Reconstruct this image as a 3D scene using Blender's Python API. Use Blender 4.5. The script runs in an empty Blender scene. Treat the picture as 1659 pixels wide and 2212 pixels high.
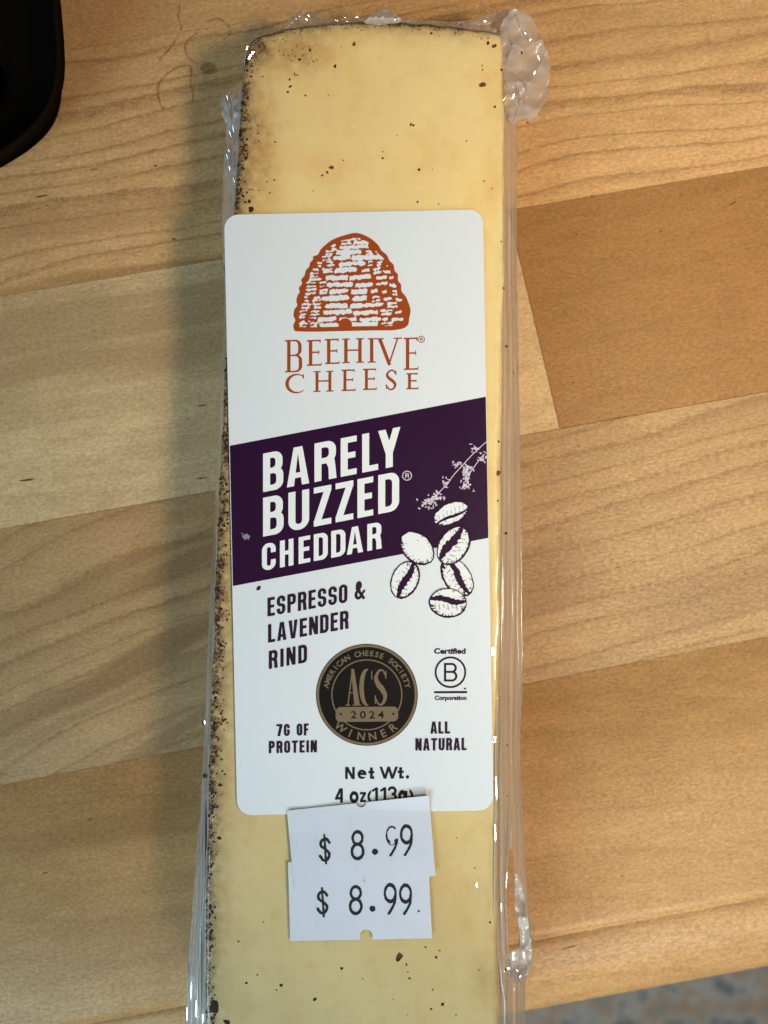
import bpy, math, random
import numpy as np
from mathutils import Vector

# ------------------------------------------------------------------ scale and camera
S = 6.5e-5            # metres per layout unit on the plane of the package top
T = 0.022             # height of the package top above the table
D = 0.14              # camera height above the package top
CX, CY = 829.5, 1106.0

scene = bpy.context.scene
cam_d = bpy.data.cameras.new("camera")
cam = bpy.data.objects.new("camera", cam_d)
scene.collection.objects.link(cam)
scene.camera = cam
cam.location = (0, 0, T + D)
cam_d.sensor_fit = 'VERTICAL'
cam_d.sensor_height = 24
cam_d.lens = 24 / 2 / ((2212 * S / 2) / D)
cam_d.clip_start = 0.005
cam_d.clip_end = 20
cam_d.dof.use_dof = True
cam_d.dof.focus_distance = D + 0.002
cam_d.dof.aperture_fstop = 13.0

# ------------------------------------------------------------------ world and lamps
world = bpy.data.worlds.new("World"); scene.world = world
world.use_nodes = True
bg = world.node_tree.nodes["Background"]
bg.inputs[0].default_value = (1.0, 0.95, 0.90, 1)
bg.inputs[1].default_value = 0.145

def area(name, loc, target, sx, sy, power, col, spread=180):
    l = bpy.data.lights.new(name, 'AREA'); l.shape = 'RECTANGLE'
    l.size = sx; l.size_y = sy; l.energy = power; l.color = col; l.spread = math.radians(spread)
    o = bpy.data.objects.new(name, l); scene.collection.objects.link(o)
    o.location = loc
    d = Vector(target) - Vector(loc)
    o.rotation_euler = d.to_track_quat('-Z', 'Y').to_euler()
    return o
LAMP = (0.125, -0.045, 0.285)
area("ceiling_lamp", LAMP, (0.060, 0.045, 0), 0.040, 0.046, 0.104, (1.0, 0.78, 0.53), 60)
WIN = (-0.26, -0.34, 0.32)
area("window_light", WIN, (-0.06, -0.10, 0), 0.28, 0.28, 0.335, (0.60, 0.88, 1.0), 66)
area("added_edge_light", (0.15, -0.38, 0.27), (0.05, -0.065, 0), 0.07, 0.05, 0.036, (1.0, 0.88, 0.72), 30)  # added lamp, aimed to put a highlight on the rounded front edge

scene.view_settings.view_transform = 'Standard'
scene.view_settings.look = 'None'
scene.view_settings.gamma = 1
scene.view_settings.exposure = 0.12
scene.cycles.max_bounces = 10
scene.cycles.transparent_max_bounces = 16
scene.cycles.use_denoising = True
scene.cycles.caustics_reflective = False
scene.cycles.caustics_refractive = False

# ------------------------------------------------------------------ helpers
def P(px, py, z=T):
    """layout point, as seen on the top plane, carried to height z"""
    k = (T + D - z) / D
    return ((px - CX) * S * k, -(py - CY) * S * k, z)

_rng = np.random.RandomState(7)
_lat = _rng.rand(256, 256)
def noise(x, y, ox=0, oy=0):
    x = np.asarray(x, float) + ox * 17.31 + 1000; y = np.asarray(y, float) + oy * 9.77 + 1000
    xi = np.floor(x).astype(int); yi = np.floor(y).astype(int)
    fx = x - xi; fy = y - yi
    fx = fx * fx * (3 - 2 * fx); fy = fy * fy * (3 - 2 * fy)
    a = _lat[yi % 256, xi % 256]; b = _lat[yi % 256, (xi + 1) % 256]
    c = _lat[(yi + 1) % 256, xi % 256]; d = _lat[(yi + 1) % 256, (xi + 1) % 256]
    return (a * (1 - fx) + b * fx) * (1 - fy) + (c * (1 - fx) + d * fx) * fy
def fbm(x, y, n=4, ox=0, oy=0):
    s = 0; a = 0.5; t = 0
    for i in range(n):
        s = s + a * noise(x * 2 ** i, y * 2 ** i, ox + i, oy + i); t += a; a *= .5
    return s / t

def link(o, parent=None):
    scene.collection.objects.link(o)
    if parent is not None: o.parent = parent
    return o
def mesh_obj(name, verts, faces, mat, parent=None, smooth=False):
    me = bpy.data.meshes.new(name)
    me.from_pydata([tuple(map(float, v)) for v in verts], [], [tuple(int(i) for i in f) for f in faces])
    if smooth: me.shade_smooth()
    me.materials.append(mat)
    me.update()
    return link(bpy.data.objects.new(name, me), parent)
def empty(name, loc, label, cat):
    o = bpy.data.objects.new(name, None); scene.collection.objects.link(o)
    o.location = loc; o.empty_display_size = 0.01
    o['label'] = label; o['category'] = cat
    return o

# --- field (signed distance style) drawing: negative inside
def box(u, v, x0, x1, y0, y1):
    return np.maximum(np.maximum(x0 - u, u - x1), np.maximum(y0 - v, v - y1))
def rr(u, v, x0, x1, y0, y1, r):
    r = min(r, (x1 - x0) / 2, (y1 - y0) / 2)
    qx = np.abs(u - (x0 + x1) / 2) - (x1 - x0) / 2 + r
    qy = np.abs(v - (y0 + y1) / 2) - (y1 - y0) / 2 + r
    return np.hypot(np.maximum(qx, 0), np.maximum(qy, 0)) + np.minimum(np.maximum(qx, qy), 0) - r
def dsh(u, v, x0, x1, y0, y1, r):
    return np.maximum(rr(u, v, x0 - 2 * r - 2, x1, y0, y1, r), x0 - u)
def seg(u, v, x1, y1, x2, y2, t):
    dx, dy = x2 - x1, y2 - y1
    L = dx * dx + dy * dy + 1e-9
    h = np.clip(((u - x1) * dx + (v - y1) * dy) / L, 0, 1)
    return np.hypot(u - x1 - h * dx, v - y1 - h * dy) - t / 2
def pline(u, v, pts, t):
    f = None
    for a, b in zip(pts[:-1], pts[1:]):
        g = seg(u, v, a[0], a[1], b[0], b[1], t)
        f = g if f is None else np.minimum(f, g)
    return f
def ell(u, v, cx, cy, a, b, rot=0):
    c, s = math.cos(rot), math.sin(rot)
    x = (u - cx) * c + (v - cy) * s; y = -(u - cx) * s + (v - cy) * c
    return (np.sqrt((x / a) ** 2 + (y / b) ** 2) - 1) * min(a, b)
def poly(u, v, pts):
    d = np.full(np.shape(u), 1e9); s = np.zeros(np.shape(u), bool)
    n = len(pts)
    for i in range(n):
        x1, y1 = pts[i]; x2, y2 = pts[(i + 1) % n]
        d = np.minimum(d, seg(u, v, x1, y1, x2, y2, 0))
        if y1 != y2:
            c = ((y1 > v) != (y2 > v)) & (u < (x2 - x1) * (v - y1) / (y2 - y1) + x1)
            s ^= c
    return np.where(s, -d, d)
def uni(*a):
    f = a[0]
    for b in a[1:]: f = np.minimum(f, b)
    return f
def sub(a, *bs):
    for b in bs: a = np.maximum(a, -b)
    return a

_CASES = {1: [[0, 'a', 'd']], 2: [[1, 'b', 'a']], 3: [[0, 1, 'b', 'd']], 4: [[2, 'c', 'b']],
          5: [[0, 'a', 'd'], [2, 'c', 'b']], 6: [[1, 2, 'c', 'a']], 7: [[0, 1, 2, 'c', 'd']],
          8: [[3, 'd', 'c']], 9: [[0, 'a', 'c', 3]], 10: [[1, 'b', 'a'], [3, 'd', 'c']],
          11: [[0, 1, 'b', 'c', 3]], 12: [[2, 3, 'd', 'b']], 13: [[0, 'a', 'b', 2, 3]],
          14: [[1, 2, 3, 'd', 'a']]}
class Field:
    """collects shapes drawn as fields and turns them into one flat or relief mesh"""
    def __init__(self): self.v = []; self.f = []
    def add(self, fn, x0, x1, y0, y1, step=0.8, merge=30):
        nx = int(math.ceil((x1 - x0) / step)) + 1; ny = int(math.ceil((y1 - y0) / step)) + 1
        gx = x0 + np.arange(nx) * step; gy = y0 + np.arange(ny) * step
        X, Y = np.meshgrid(gx, gy)
        F = fn(X, Y)
        F = np.where(np.abs(F) < 1e-6, 1e-6, F)
        F[0, :] = np.maximum(F[0, :], 1e-4); F[-1, :] = np.maximum(F[-1, :], 1e-4)
        F[:, 0] = np.maximum(F[:, 0], 1e-4); F[:, -1] = np.maximum(F[:, -1], 1e-4)
        ins = F < 0
        code = (ins[:-1, :-1] * 1 + ins[:-1, 1:] * 2 + ins[1:, 1:] * 4 + ins[1:, :-1] * 8)
        keys = {}
        V = self.v; Fc = self.f
        def vid(k, p):
            i = keys.get(k)
            if i is None:
                i = len(V); V.append(p); keys[k] = i
            return i
        for j in range(ny - 1):
            row = code[j]
            nzr = np.nonzero(row)[0]
            if not len(nzr): continue
            i = 0; n = len(nzr)
            while i < n:
                c = nzr[i]
                if row[c] == 15:
                    e = i
                    while e + 1 < n and row[nzr[e + 1]] == 15 and nzr[e + 1] == nzr[e] + 1 and e + 1 - i < merge: e += 1
                    c2 = nzr[e] + 1
                    ids = [vid((j, c), (gx[c], gy[j])), vid((j, c2), (gx[c2], gy[j])),
                           vid((j + 1, c2), (gx[c2], gy[j + 1])), vid((j + 1, c), (gx[c], gy[j + 1]))]
                    Fc.append(ids[::-1]); i = e + 1
                    continue
                cor = [(j, c), (j, c + 1), (j + 1, c + 1), (j + 1, c)]
                def edge(a, b):
                    if a > b: a, b = b, a
                    fa = F[a]; fb = F[b]; t = fa / (fa - fb)
                    return vid((a, b), (gx[a[1]] + t * (gx[b[1]] - gx[a[1]]), gy[a[0]] + t * (gy[b[0]] - gy[a[0]])))
                for pl in _CASES[int(row[c])]:
                    ids = []
                    for q in pl:
                        if q == 'a': ids.append(edge(cor[0], cor[1]))
                        elif q == 'b': ids.append(edge(cor[1], cor[2]))
                        elif q == 'c': ids.append(edge(cor[2], cor[3]))
                        elif q == 'd': ids.append(edge(cor[3], cor[0]))
                        else: ids.append(vid(cor[q], (gx[cor[q][1]], gy[cor[q][0]])))
                    Fc.append(ids[::-1])
                i += 1
        return self
    def pts(self): return np.array(self.v)
    def build(self, name, mat, parent, z, smooth=False, plane=None):
        v = self.pts()
        if callable(z): zz = z(v[:, 0], v[:, 1])
        else: zz = np.full(len(v), z)
        k = (T + D - zz) / D if plane is None else np.full(len(v), (T + D - plane) / D)
        W = np.stack([(v[:, 0] - CX) * S * k, -(v[:, 1] - CY) * S * k, zz], 1)
        return mesh_obj(name, W, self.f, mat, parent, smooth)

def catmull(pts, n=8, closed=True):
    out = []; m = len(pts)
    rng = range(m) if closed else range(m - 1)
    for i in rng:
        p0, p1, p2, p3 = [np.array(pts[(i + k) % m] if closed else pts[min(max(i + k, 0), m - 1)], float) for k in (-1, 0, 1, 2)]
        for s in range(n):
            t = s / n
            out.append(tuple(0.5 * ((2 * p1) + (-p0 + p2) * t + (2 * p0 - 5 * p1 + 4 * p2 - p3) * t * t + (-p0 + 3 * p1 - 3 * p2 + p3) * t ** 3)))
    if not closed: out.append(tuple(map(float, pts[-1])))
    return out

# ------------------------------------------------------------------ materials
class M:
    def __init__(self, name):
        self.m = bpy.data.materials.new(name); self.m.use_nodes = True
        self.t = self.m.node_tree; self.n = self.t.nodes; self.l = self.t.links
        self.b = self.n["Principled BSDF"]
    def node(self, typ, **kw):
        nd = self.n.new(typ)
        for k, v in kw.items(): setattr(nd, k, v)
        return nd
    def inp(self, nd, key, val):
        if isinstance(val, bpy.types.NodeSocket): self.l.new(val, nd.inputs[key])
        else: nd.inputs[key].default_value = val
    def set(self, **kw):
        for k, v in kw.items(): self.inp(self.b, k.replace('_', ' '), v)
    def math(self, op, a, b=0.0, c=None, clamp=False):
        nd = self.node('ShaderNodeMath', operation=op); nd.use_clamp = clamp
        self.inp(nd, 0, a); self.inp(nd, 1, b)
        if c is not None: self.inp(nd, 2, c)
        return nd.outputs[0]
    def coord(self, rot=0.0, scale=(1, 1, 1), loc=(0, 0, 0)):
        tc = self.node('ShaderNodeTexCoord')
        mp = self.node('ShaderNodeMapping')
        mp.inputs['Rotation'].default_value = (0, 0, rot)
        mp.inputs['Scale'].default_value = scale; mp.inputs['Location'].default_value = loc
        self.l.new(tc.outputs['Object'], mp.inputs[0]); return mp.outputs[0]
    def vec(self, v, scale, loc=(0, 0, 0)):
        mp = self.node('ShaderNodeMapping'); mp.inputs['Scale'].default_value = scale; mp.inputs['Location'].default_value = loc
        self.l.new(v, mp.inputs[0]); return mp.outputs[0]
    def noise(self, v, scale, detail=3, rough=.55, dist=0.0):
        nd = self.node('ShaderNodeTexNoise'); self.l.new(v, nd.inputs['Vector'])
        nd.inputs['Scale'].default_value = scale; nd.inputs['Detail'].default_value = detail
        nd.inputs['Roughness'].default_value = rough; nd.inputs['Distortion'].default_value = dist
        return nd.outputs['Fac']
    def ramp(self, f, stops):
        nd = self.node('ShaderNodeValToRGB'); self.l.new(f, nd.inputs[0])
        el = nd.color_ramp.elements
        while len(el) < len(stops): el.new(0.5)
        for e, (p, c) in zip(el, stops):
            e.position = p; e.color = c if isinstance(c, tuple) and len(c) == 4 else (c, c, c, 1) if not isinstance(c, tuple) else (*c, 1)
        return nd.outputs[0]
    def mix(self, f, a, b, mode='MIX'):
        nd = self.node('ShaderNodeMix', data_type='RGBA', blend_type=mode)
        self.inp(nd, 0, f)
        for i, x in ((6, a), (7, b)):
            if isinstance(x, bpy.types.NodeSocket): self.l.new(x, nd.inputs[i])
            else: nd.inputs[i].default_value = (*x, 1) if len(x) == 3 else x
        return nd.outputs[2]
    def bump(self, h, strength, dist):
        nd = self.node('ShaderNodeBump'); nd.inputs['Strength'].default_value = strength
        nd.inputs['Distance'].default_value = dist; self.l.new(h, nd.inputs['Height'])
        self.l.new(nd.outputs[0], self.b.inputs['Normal']); return nd.outputs[0]

def ink(name, col, rough=.45, grain=.12):
    m = M(name); v = m.coord(scale=(100, 100, 100))
    n = m.noise(v, 60, 2)
    f = m.math('MULTIPLY_ADD', n, grain * 2, 1 - grain)
    nd = m.node('ShaderNodeVectorMath', operation='SCALE'); nd.inputs[0].default_value = col
    m.l.new(f, nd.inputs['Scale'])
    m.set(Base_Color=nd.outputs[0], Roughness=rough)
    m.b.inputs['Specular IOR Level'].default_value = .12
    return m.m

def wood(name, light, dark, line, ang, freq, slope_warp, warp_amp, off, line_w=.11, line_str=.6, broad=.5, curve=0.0, cx=0.0, bands=()):
    """u runs along the board, v across it; growth lines are level curves of v bent by slow noise"""
    m = M(name)
    v = m.coord(rot=-ang, scale=(100, 100, 100), loc=(off[0], off[1], 0))   # centimetres
    sp = m.node('ShaderNodeSeparateXYZ'); m.l.new(v, sp.inputs[0])
    slow = m.noise(m.vec(v, (.13, .36, 1)), 1.0, 1.5, .5)
    slow2 = m.noise(m.vec(v, (.30, 1.1, 1), (7, 3, 0)), 1.0, 2, .5)
    ph = m.math('ADD', sp.outputs[1], m.math('MULTIPLY', slow, warp_amp))
    ph = m.math('ADD', ph, m.math('MULTIPLY', slow2, warp_amp * .22))
    uu = m.math('SUBTRACT', sp.outputs[0], cx)
    ph = m.math('ADD', ph, m.math('MULTIPLY', m.math('MULTIPLY', uu, uu), curve))
    ph = m.math('ADD', ph, m.math('MULTIPLY', sp.outputs[0], slope_warp))
    phs = m.math('MULTIPLY', ph, freq)
    # uneven ring spacing
    cmb = m.node('ShaderNodeCombineXYZ'); m.l.new(phs, cmb.inputs[0])
    jit = m.noise(cmb.outputs[0], .8, 1)
    phs = m.math('ADD', phs, m.math('MULTIPLY', jit, 1.6))
    ser = m.noise(m.vec(v, (2.4, 9, 1), (4, 8, 0)), 2.0, 3, .6)
    phs = m.math('ADD', phs, m.math('MULTIPLY', ser, .34))
    fr = m.math('FRACT', phs)
    # distance to ring border: soft on one side, crisp on the other
    ring = m.ramp(fr, [(0.0, .9), (line_w * .4, .8), (line_w, .12), (.45, 0.0), (.80, .16), (.95, .45), (1.0, .9)])
    fl = m.math('FLOOR', phs)
    cm2 = m.node('ShaderNodeCombineXYZ'); m.l.new(fl, cm2.inputs[0])
    wn = m.node('ShaderNodeTexWhiteNoise', noise_dimensions='3D'); m.l.new(cm2.outputs[0], wn.inputs['Vector'])
    patch = m.noise(m.vec(v, (.35, 1.2, 1), (3, 9, 0)), 1.2, 3)
    ringf = m.math('MULTIPLY', ring, m.math('MULTIPLY_ADD', patch, 1.1, line_str * .6 - .2, clamp=True))
    broadn = m.noise(m.vec(v, (.25, .8, 1), (1, 5, 0)), 1.5, 3)
    tone = m.math('MULTIPLY_ADD', broadn, 1.7, -.35, clamp=True)
    tone = m.math('ADD', m.math('MULTIPLY', tone, broad), m.math('MULTIPLY', wn.outputs[0], .16), clamp=True)
    base = m.mix(tone, light, dark)
    base = m.mix(m.math('MULTIPLY', ringf, line_str), base, line)
    # fibres and pores
    fib = m.noise(m.vec(v, (1.6, 17, 1)), 1.6, 4, .7)
    mot = m.noise(m.vec(v, (.9, 2.6, 1), (6, 6, 0)), 1.6, 4, .65)
    base = m.mix(m.ramp(mot, [(.34, .26), (.60, 0.0)]), base, line)
    base = m.mix(m.ramp(fib, [(.3, .24), (.62, 0.0)]), base, line)
    por = m.noise(m.vec(v, (9, 40, 1)), 2.0, 2, .6)
    base = m.mix(m.ramp(por, [(.26, .38), (.40, 0.0)]), base, line)
    grit = m.noise(m.vec(v, (14, 26, 1), (2, 2, 0)), 2.2, 2, .6)
    base = m.mix(m.ramp(grit, [(.46, 0.0), (.72, .42)]), base, tuple(min(1, c * 1.35) for c in light))
    for (bx, by, ba, hw, hl, st) in bands:      # streaks of darker heartwood
        x0, y0 = P(bx, by, 0)[0] * 100, P(bx, by, 0)[1] * 100
        raw = m.coord(scale=(100, 100, 100))
        sh = m.node('ShaderNodeVectorMath', operation='SUBTRACT'); m.l.new(raw, sh.inputs[0]); sh.inputs[1].default_value = (x0, y0, 0)
        ro = m.node('ShaderNodeVectorRotate', rotation_type='Z_AXIS'); m.l.new(sh.outputs[0], ro.inputs['Vector']); ro.inputs['Angle'].default_value = -math.radians(ba)
        s2 = m.node('ShaderNodeSeparateXYZ'); m.l.new(ro.outputs[0], s2.inputs[0])
        wv = m.math('ADD', s2.outputs[1], m.math('MULTIPLY', m.math('SUBTRACT', slow2, .5), hw * 2.2))
        wv = m.math('ADD', wv, m.math('MULTIPLY', m.math('SUBTRACT', fib, .5), hw * .8))
        a_ = m.math('SUBTRACT', 1.0, m.math('DIVIDE', m.math('ABSOLUTE', wv), hw), clamp=True)
        b_ = m.math('SUBTRACT', 1.0, m.math('POWER', m.math('DIVIDE', m.math('ABSOLUTE', s2.outputs[0]), hl), 2.0), clamp=True)
        base = m.mix(m.math('MULTIPLY', m.math('MULTIPLY', m.math('MULTIPLY', a_, 2.2, clamp=True), b_), st), base, tuple(.45 * a + .55 * b for a, b in zip(dark, line)))
    # satin sparkle painted into the colour; fleck also drives roughness and bump
    fleck = m.noise(m.vec(v, (7, 16, 1), (11, 2, 0)), 1.7, 2, .6)
    sheen_tint = m.math('MULTIPLY_ADD', fleck, 1.05, .475)
    sheen_tint = m.math('ADD', sheen_tint, m.math('MULTIPLY_ADD', m.noise(m.vec(v, (22, 30, 1), (1, 1, 0)), 1.6, 1), .30, -.15))
    sc_ = m.node('ShaderNodeVectorMath', operation='SCALE'); m.l.new(base, sc_.inputs[0]); m.l.new(sheen_tint, sc_.inputs['Scale']); base = sc_.outputs[0]
    rough = m.ramp(fleck, [(.35, .54), (.65, .40)])
    h = m.math('ADD', m.math('MULTIPLY', fleck, .5), m.math('MULTIPLY', fib, .6))
    m.set(Base_Color=base, Roughness=rough)
    m.b.inputs['Specular IOR Level'].default_value = .32
    m.bump(h, .7, .00008)
    return m.m

# sRGB helper
def srgb(r, g, b):
    f = lambda c: (c / 255 / 12.92) if c / 255 <= .04045 else ((c / 255 + .055) / 1.055) ** 2.4
    return (f(r), f(g), f(b))

# ------------------------------------------------------------------ table
ZT = 0.0
A_ = math.radians(9.6)
LINES = {'y': lambda x: -345 - .150 * x, 'z': lambda x: 132 - .160 * x, 'a': lambda x: 640 - .1694 * x,
         'b': lambda x: 1143 - .1796 * x, 'c': lambda x: 1696 - .1935 * x, 'd': lambda x: 2222 - .186 * x}
W0 = lambda x, y: np.array(P(x, y, 0.0)[:2])

table = empty("table", (0, 0, 0), "pale maple butcher block tabletop with a rounded front edge under the cheese", "table")

def plank(poly_px, mat):
    pts = [W0(*p) for p in poly_px]         # clockwise in picture = check orientation below
    c = sum(pts) / len(pts)
    def inset(d):
        out = []
        n = len(pts)
        for i in range(n):
            p0, p1, p2 = pts[i - 1], pts[i], pts[(i + 1) % n]
            e1 = (p1 - p0) / np.linalg.norm(p1 - p0); e2 = (p2 - p1) / np.linalg.norm(p2 - p1)
            n1 = np.array([-e1[1], e1[0]]); n2 = np.array([-e2[1], e2[0]])
            if np.dot(n1, c - p1) < 0: n1 = -n1
            if np.dot(n2, c - p1) < 0: n2 = -n2
            b = (n1 + n2); b /= max(1e-6, np.dot(b, n1))
            out.append(p1 + b * d)
        return out
    r0 = inset(.00007); r1 = inset(.000015)
    n = len(pts); vs = []; fs = []
    for r, z in ((r0, 0.0), (r1, -.00009), (r1, -.032)):
        vs += [(p[0], p[1], z) for p in r]
    area2 = sum(r0[i][0] * r0[(i + 1) % n][1] - r0[(i + 1) % n][0] * r0[i][1] for i in range(n))
    top = list(range(n)); fs.append(top if area2 > 0 else top[::-1])
    for k in range(2):
        for i in range(n):
            j = (i + 1) % n
            q = [k * n + i, k * n + j, (k + 1) * n + j, (k + 1) * n + i]
            fs.append(q[::-1] if area2 > 0 else q)
    return mesh_obj("plank", vs, fs, mat, table)

XL, XR_ = -900, 2700
# material per board
M_z = wood("maple_pale_lined", (.60, .390, .190), (.45, .262, .108), (.18, .085, .028), A_, 3.1, -.03, 1.5, (2, 3), line_str=.85, broad=.75,
           bands=[(150, 470, 9, .30, 3.5, .45), (240, 604, 9, .22, 5, .75), (1500, 60, 4, .5, 3, .30)])
M_y = wood("maple_far", (.52, .32, .14), (.42, .24, .10), (.24, .12, .05), A_, 2.0, .0, 1.2, (12, 1), line_str=.3)
M_ab_l = wood("maple_cream", (.57, .43, .245), (.455, .325, .172), (.20, .105, .042), A_, 2.1, .02, 1.0, (7, 15), line_str=.34, broad=.65,
              bands=[(230, 735, 9, 1.0, 7.0, .55), (230, 775, 9, .30, 6.0, .55), (230, 655, 9, .12, 6, .6), (230, 690, 9.5, .22, 6, .5), (230, 722, 10, .10, 5, .6), (60, 900, 9, .22, 3.0, .3), (400, 960, 8, .2, 2.0, .3)])
M_ab_r = wood("maple_honey_plain", (.315, .165, .054), (.265, .132, .040), (.15, .07, .022), A_, 1.1, -.1, 1.2, (21, 5), line_str=.34, broad=.8)
M_bc = wood("maple_diagonal_lined", (.42, .275, .130), (.29, .185, .082), (.17, .078, .026), A_ + .03, 2.5, -.22, 1.3, (5, 22), line_str=.85, broad=.85, curve=.010, cx=0,
            bands=[(250, 1458, 27, .24, 3.2, .95), (300, 1440, 26, .09, 2.4, .6), (180, 1545, 28, .10, 2.5, .5), (400, 1212, 26, .18, 1.4, .8), (370, 1180, 23, .08, 1.5, .6), (330, 1610, 30, .12, 1.8, .6), (1560, 1290, 16, .5, 1.8, .6), (1170, 1260, 14, .8, 1.1, .6), (120, 1300, 24, .3, 2, .35)])
M_cd = wood("maple_satin", (.54, .330, .148), (.42, .245, .100), (.20, .098, .034), A_, 1.5, -.22, 1.8, (31, 9), line_str=.38, broad=1.0, curve=.006,
            bands=[(250, 1790, 12, .3, 2.0, .5), (330, 2030, 8, .5, 2.5, .4), (1250, 2050, 9, .3, 1.2, .4)])
Lr = LINES
jx0, jx1 = 1097, 1209            # end joint between the two boards of the second row
def ja(y): return 1097 + (y - 450) * .2366
plank([(XL, Lr['y'](XL)), (XR_, Lr['y'](XR_)), (XR_, -1700), (XL, -1300)], M_y)
plank([(XL, Lr['y'](XL)), (XR_, Lr['y'](XR_)), (XR_, Lr['z'](XR_)), (XL, Lr['z'](XL))], M_y)
plank([(XL, Lr['z'](XL)), (XR_, Lr['z'](XR_)), (XR_, Lr['a'](XR_)), (XL, Lr['a'](XL))], M_z)
xa = ja(451); xb = ja(926)
plank([(XL, Lr['a'](XL)), (xa, Lr['a'](xa)), (xb, Lr['b'](xb)), (XL, Lr['b'](XL))], M_ab_l)
plank([(xa, Lr['a'](xa)), (XR_, Lr['a'](XR_)), (XR_, Lr['b'](XR_)), (xb, Lr['b'](xb))], M_ab_r)
plank([(XL, Lr['b'](XL)), (XR_, Lr['b'](XR_)), (XR_, Lr['c'](XR_)), (XL, Lr['c'](XL))], M_bc)
# front board with a small bead and a round-over
def front_board():
    dirv = W0(1000, Lr['d'](1000)) - W0(0, Lr['d'](0)); dirv /= np.linalg.norm(dirv)
    nrm = np.array([dirv[1], -dirv[0]])
    if nrm[1] > 0: nrm = -nrm
    R = .0178
    prof = [(0.0, 0.0), (.0003, -.00002), (.0009, -.00014), (.0015, -.0004), (.0019, -.00075), (.0021, -.00096), (.0023, -.00098), (.0024, -.00088)]
    for k in range(1, 25):
        a = math.pi / 2 * k / 24
        prof.append((.0024 + R * math.sin(a), -.00088 - R * (1 - math.cos(a))))
    prof.append((.0024 + R, -.032))
    xs = np.linspace(XL, XR_, 60)
    vs = []; fs = []
    rows = 2 + len(prof)
    for x in xs:
        c0 = W0(x, Lr['c'](x)); d0 = W0(x, Lr['d'](x))
        vs.append((c0[0], c0[1] - .000015, -.00009)); vs.append((c0[0], c0[1] - .00007, 0))
        for o, z in prof:
            p = d0 + nrm * o; vs.append((p[0], p[1], z))
    for i in range(len(xs) - 1):
        for j in range(rows - 1):
            a = i * rows + j
            fs.append((a, a + 1, a + rows + 1, a + rows))
    o = mesh_obj("plank", vs, fs, M_cd, table, smooth=True)
    return o
front_board()
# underside so that the boards are a closed slab
# stains and flecks lying in the finish
stain_m = M("dried_syrup_stain"); v_ = stain_m.coord(scale=(100, 100, 100))
sn = stain_m.noise(v_, 9, 3)
stain_m.set(Base_Color=(.36, .13, .02, 1), Roughness=.22, Alpha=stain_m.ramp(sn, [(.25, .10), (.7, .60)]))
def stain_shape():
    f = Field()
    ring1 = catmull([(352, 234), (343, 215), (341, 190), (350, 170), (370, 153), (392, 143), (410, 143), (413, 160), (411, 178), (416, 200), (415, 222)], 5, False)
    ring2 = catmull([(425, 138), (408, 125), (400, 105), (405, 88), (425, 72)], 5, False)
    ring3 = catmull([(388, 12), (385, 40), (392, 62), (372, 98), (345, 128)], 5, False)
    ring4 = catmull([(448, 48), (470, 40), (490, 52), (498, 70), (484, 85)], 5, False)
    def fn(X, Y):
        t = 5.0 + 7.0 * (noise(X / 9, Y / 9) - .5)
        a = pline(X, Y, ring1, 0) - t / 2
        b = pline(X, Y, ring2, 0) - t / 2 + .3
        c = pline(X, Y, ring3, 0) - t / 2 + 1.1
        e = pline(X, Y, ring4, 0) - t / 2 + .8
        d = ell(X, Y, 450, 148, 18, 13, .25) + 3 * (noise(X / 7, Y / 7, 3) - .5)
        return uni(a, b, c, d, e)
    f.add(fn, 320, 520, 5, 260, 1.2)
    return f.build("stain", stain_m.m, table, .00006)
stain_shape()
fleck_m = ink("mineral_streak_brown", (.055, .028, .012), .5)
def flecks():
    f = Field()
    for (x, y, L, w, a) in [(88, 424, 30, 3.4, -.17), (58, 1037, 34, 4.0, -.12), (437, 876, 22, 2.6, -.2), (436, 1033, 26, 2.0, -.12), (336, 358, 8, 4, 0),
                            (204, 366, 20, 1.6, -.1), (375, 516, 9, 3, 0), (1235, 2045, 24, 2.2, -.3), (1222, 2048, 18, 1.6, -.3), (1344, 1894, 4, 4, 0),
                            (194, 1770, 10, 2.4, -.2), (98, 1886, 12, 2.2, -.2), (1245, 505, 5, 3, 0), (1238, 826, 5, 2.5, 0), (1452, 1449, 5, 2.5, 0),
                            (1428, 500, 12, 2, -.3), (1282, 424, 14, 2, -.3), (1582, 440, 18, 2, -.5), (1140, 265, 5, 4, 0.3)]:
        dx, dy = math.cos(a) * L / 2, math.sin(a) * L / 2
        def fn(X, Y, x=x, y=y, dx=dx, dy=dy, w=w):
            h = np.clip(((X - x) * dx + (Y - y) * dy) / (dx * dx + dy * dy), -1, 1)
            return seg(X, Y, x - dx, y - dy, x + dx, y + dy, 0) - w / 2 * (1 - .75 * h * h) + .8 * (noise(X / 3, Y / 3) - .5)
        f.add(fn, x - L, x + L, y - 14, y + 14, .8)
    o = f.build("mineral_fleck", fleck_m, table, .00005)
    o['kind'] = 'stuff'
flecks()

# ------------------------------------------------------------------ floor far below
fm = M("grey_speckled_carpet"); fv = fm.coord(scale=(1, 1, 1))
fn1 = fm.noise(fv, 60, 3, .6); fn2 = fm.noise(fv, 90, 3, .6)
fc = fm.ramp(fn1, [(.38, (.34, .35, .37, 1)), (.47, (.85, .85, .85, 1)), (.54, (.80, .58, .42, 1)), (.62, (.60, .60, .60, 1))])
fc = fm.mix(fm.ramp(fn2, [(.45, 0.0), (.75, .6)]), fc, (.82, .79, .75))
fc = fm.mix(1.0, fc, (1.0, .90, .80), 'MULTIPLY')
fm.set(Base_Color=fc, Roughness=.95); fm.bump(fn2, .6, .004)
o = mesh_obj("floor", [(-3, -3, -.30), (3, -3, -.30), (3, 3, -.30), (-3, 3, -.30)], [(0, 1, 2, 3)], fm.m)
o['kind'] = 'structure'

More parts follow.
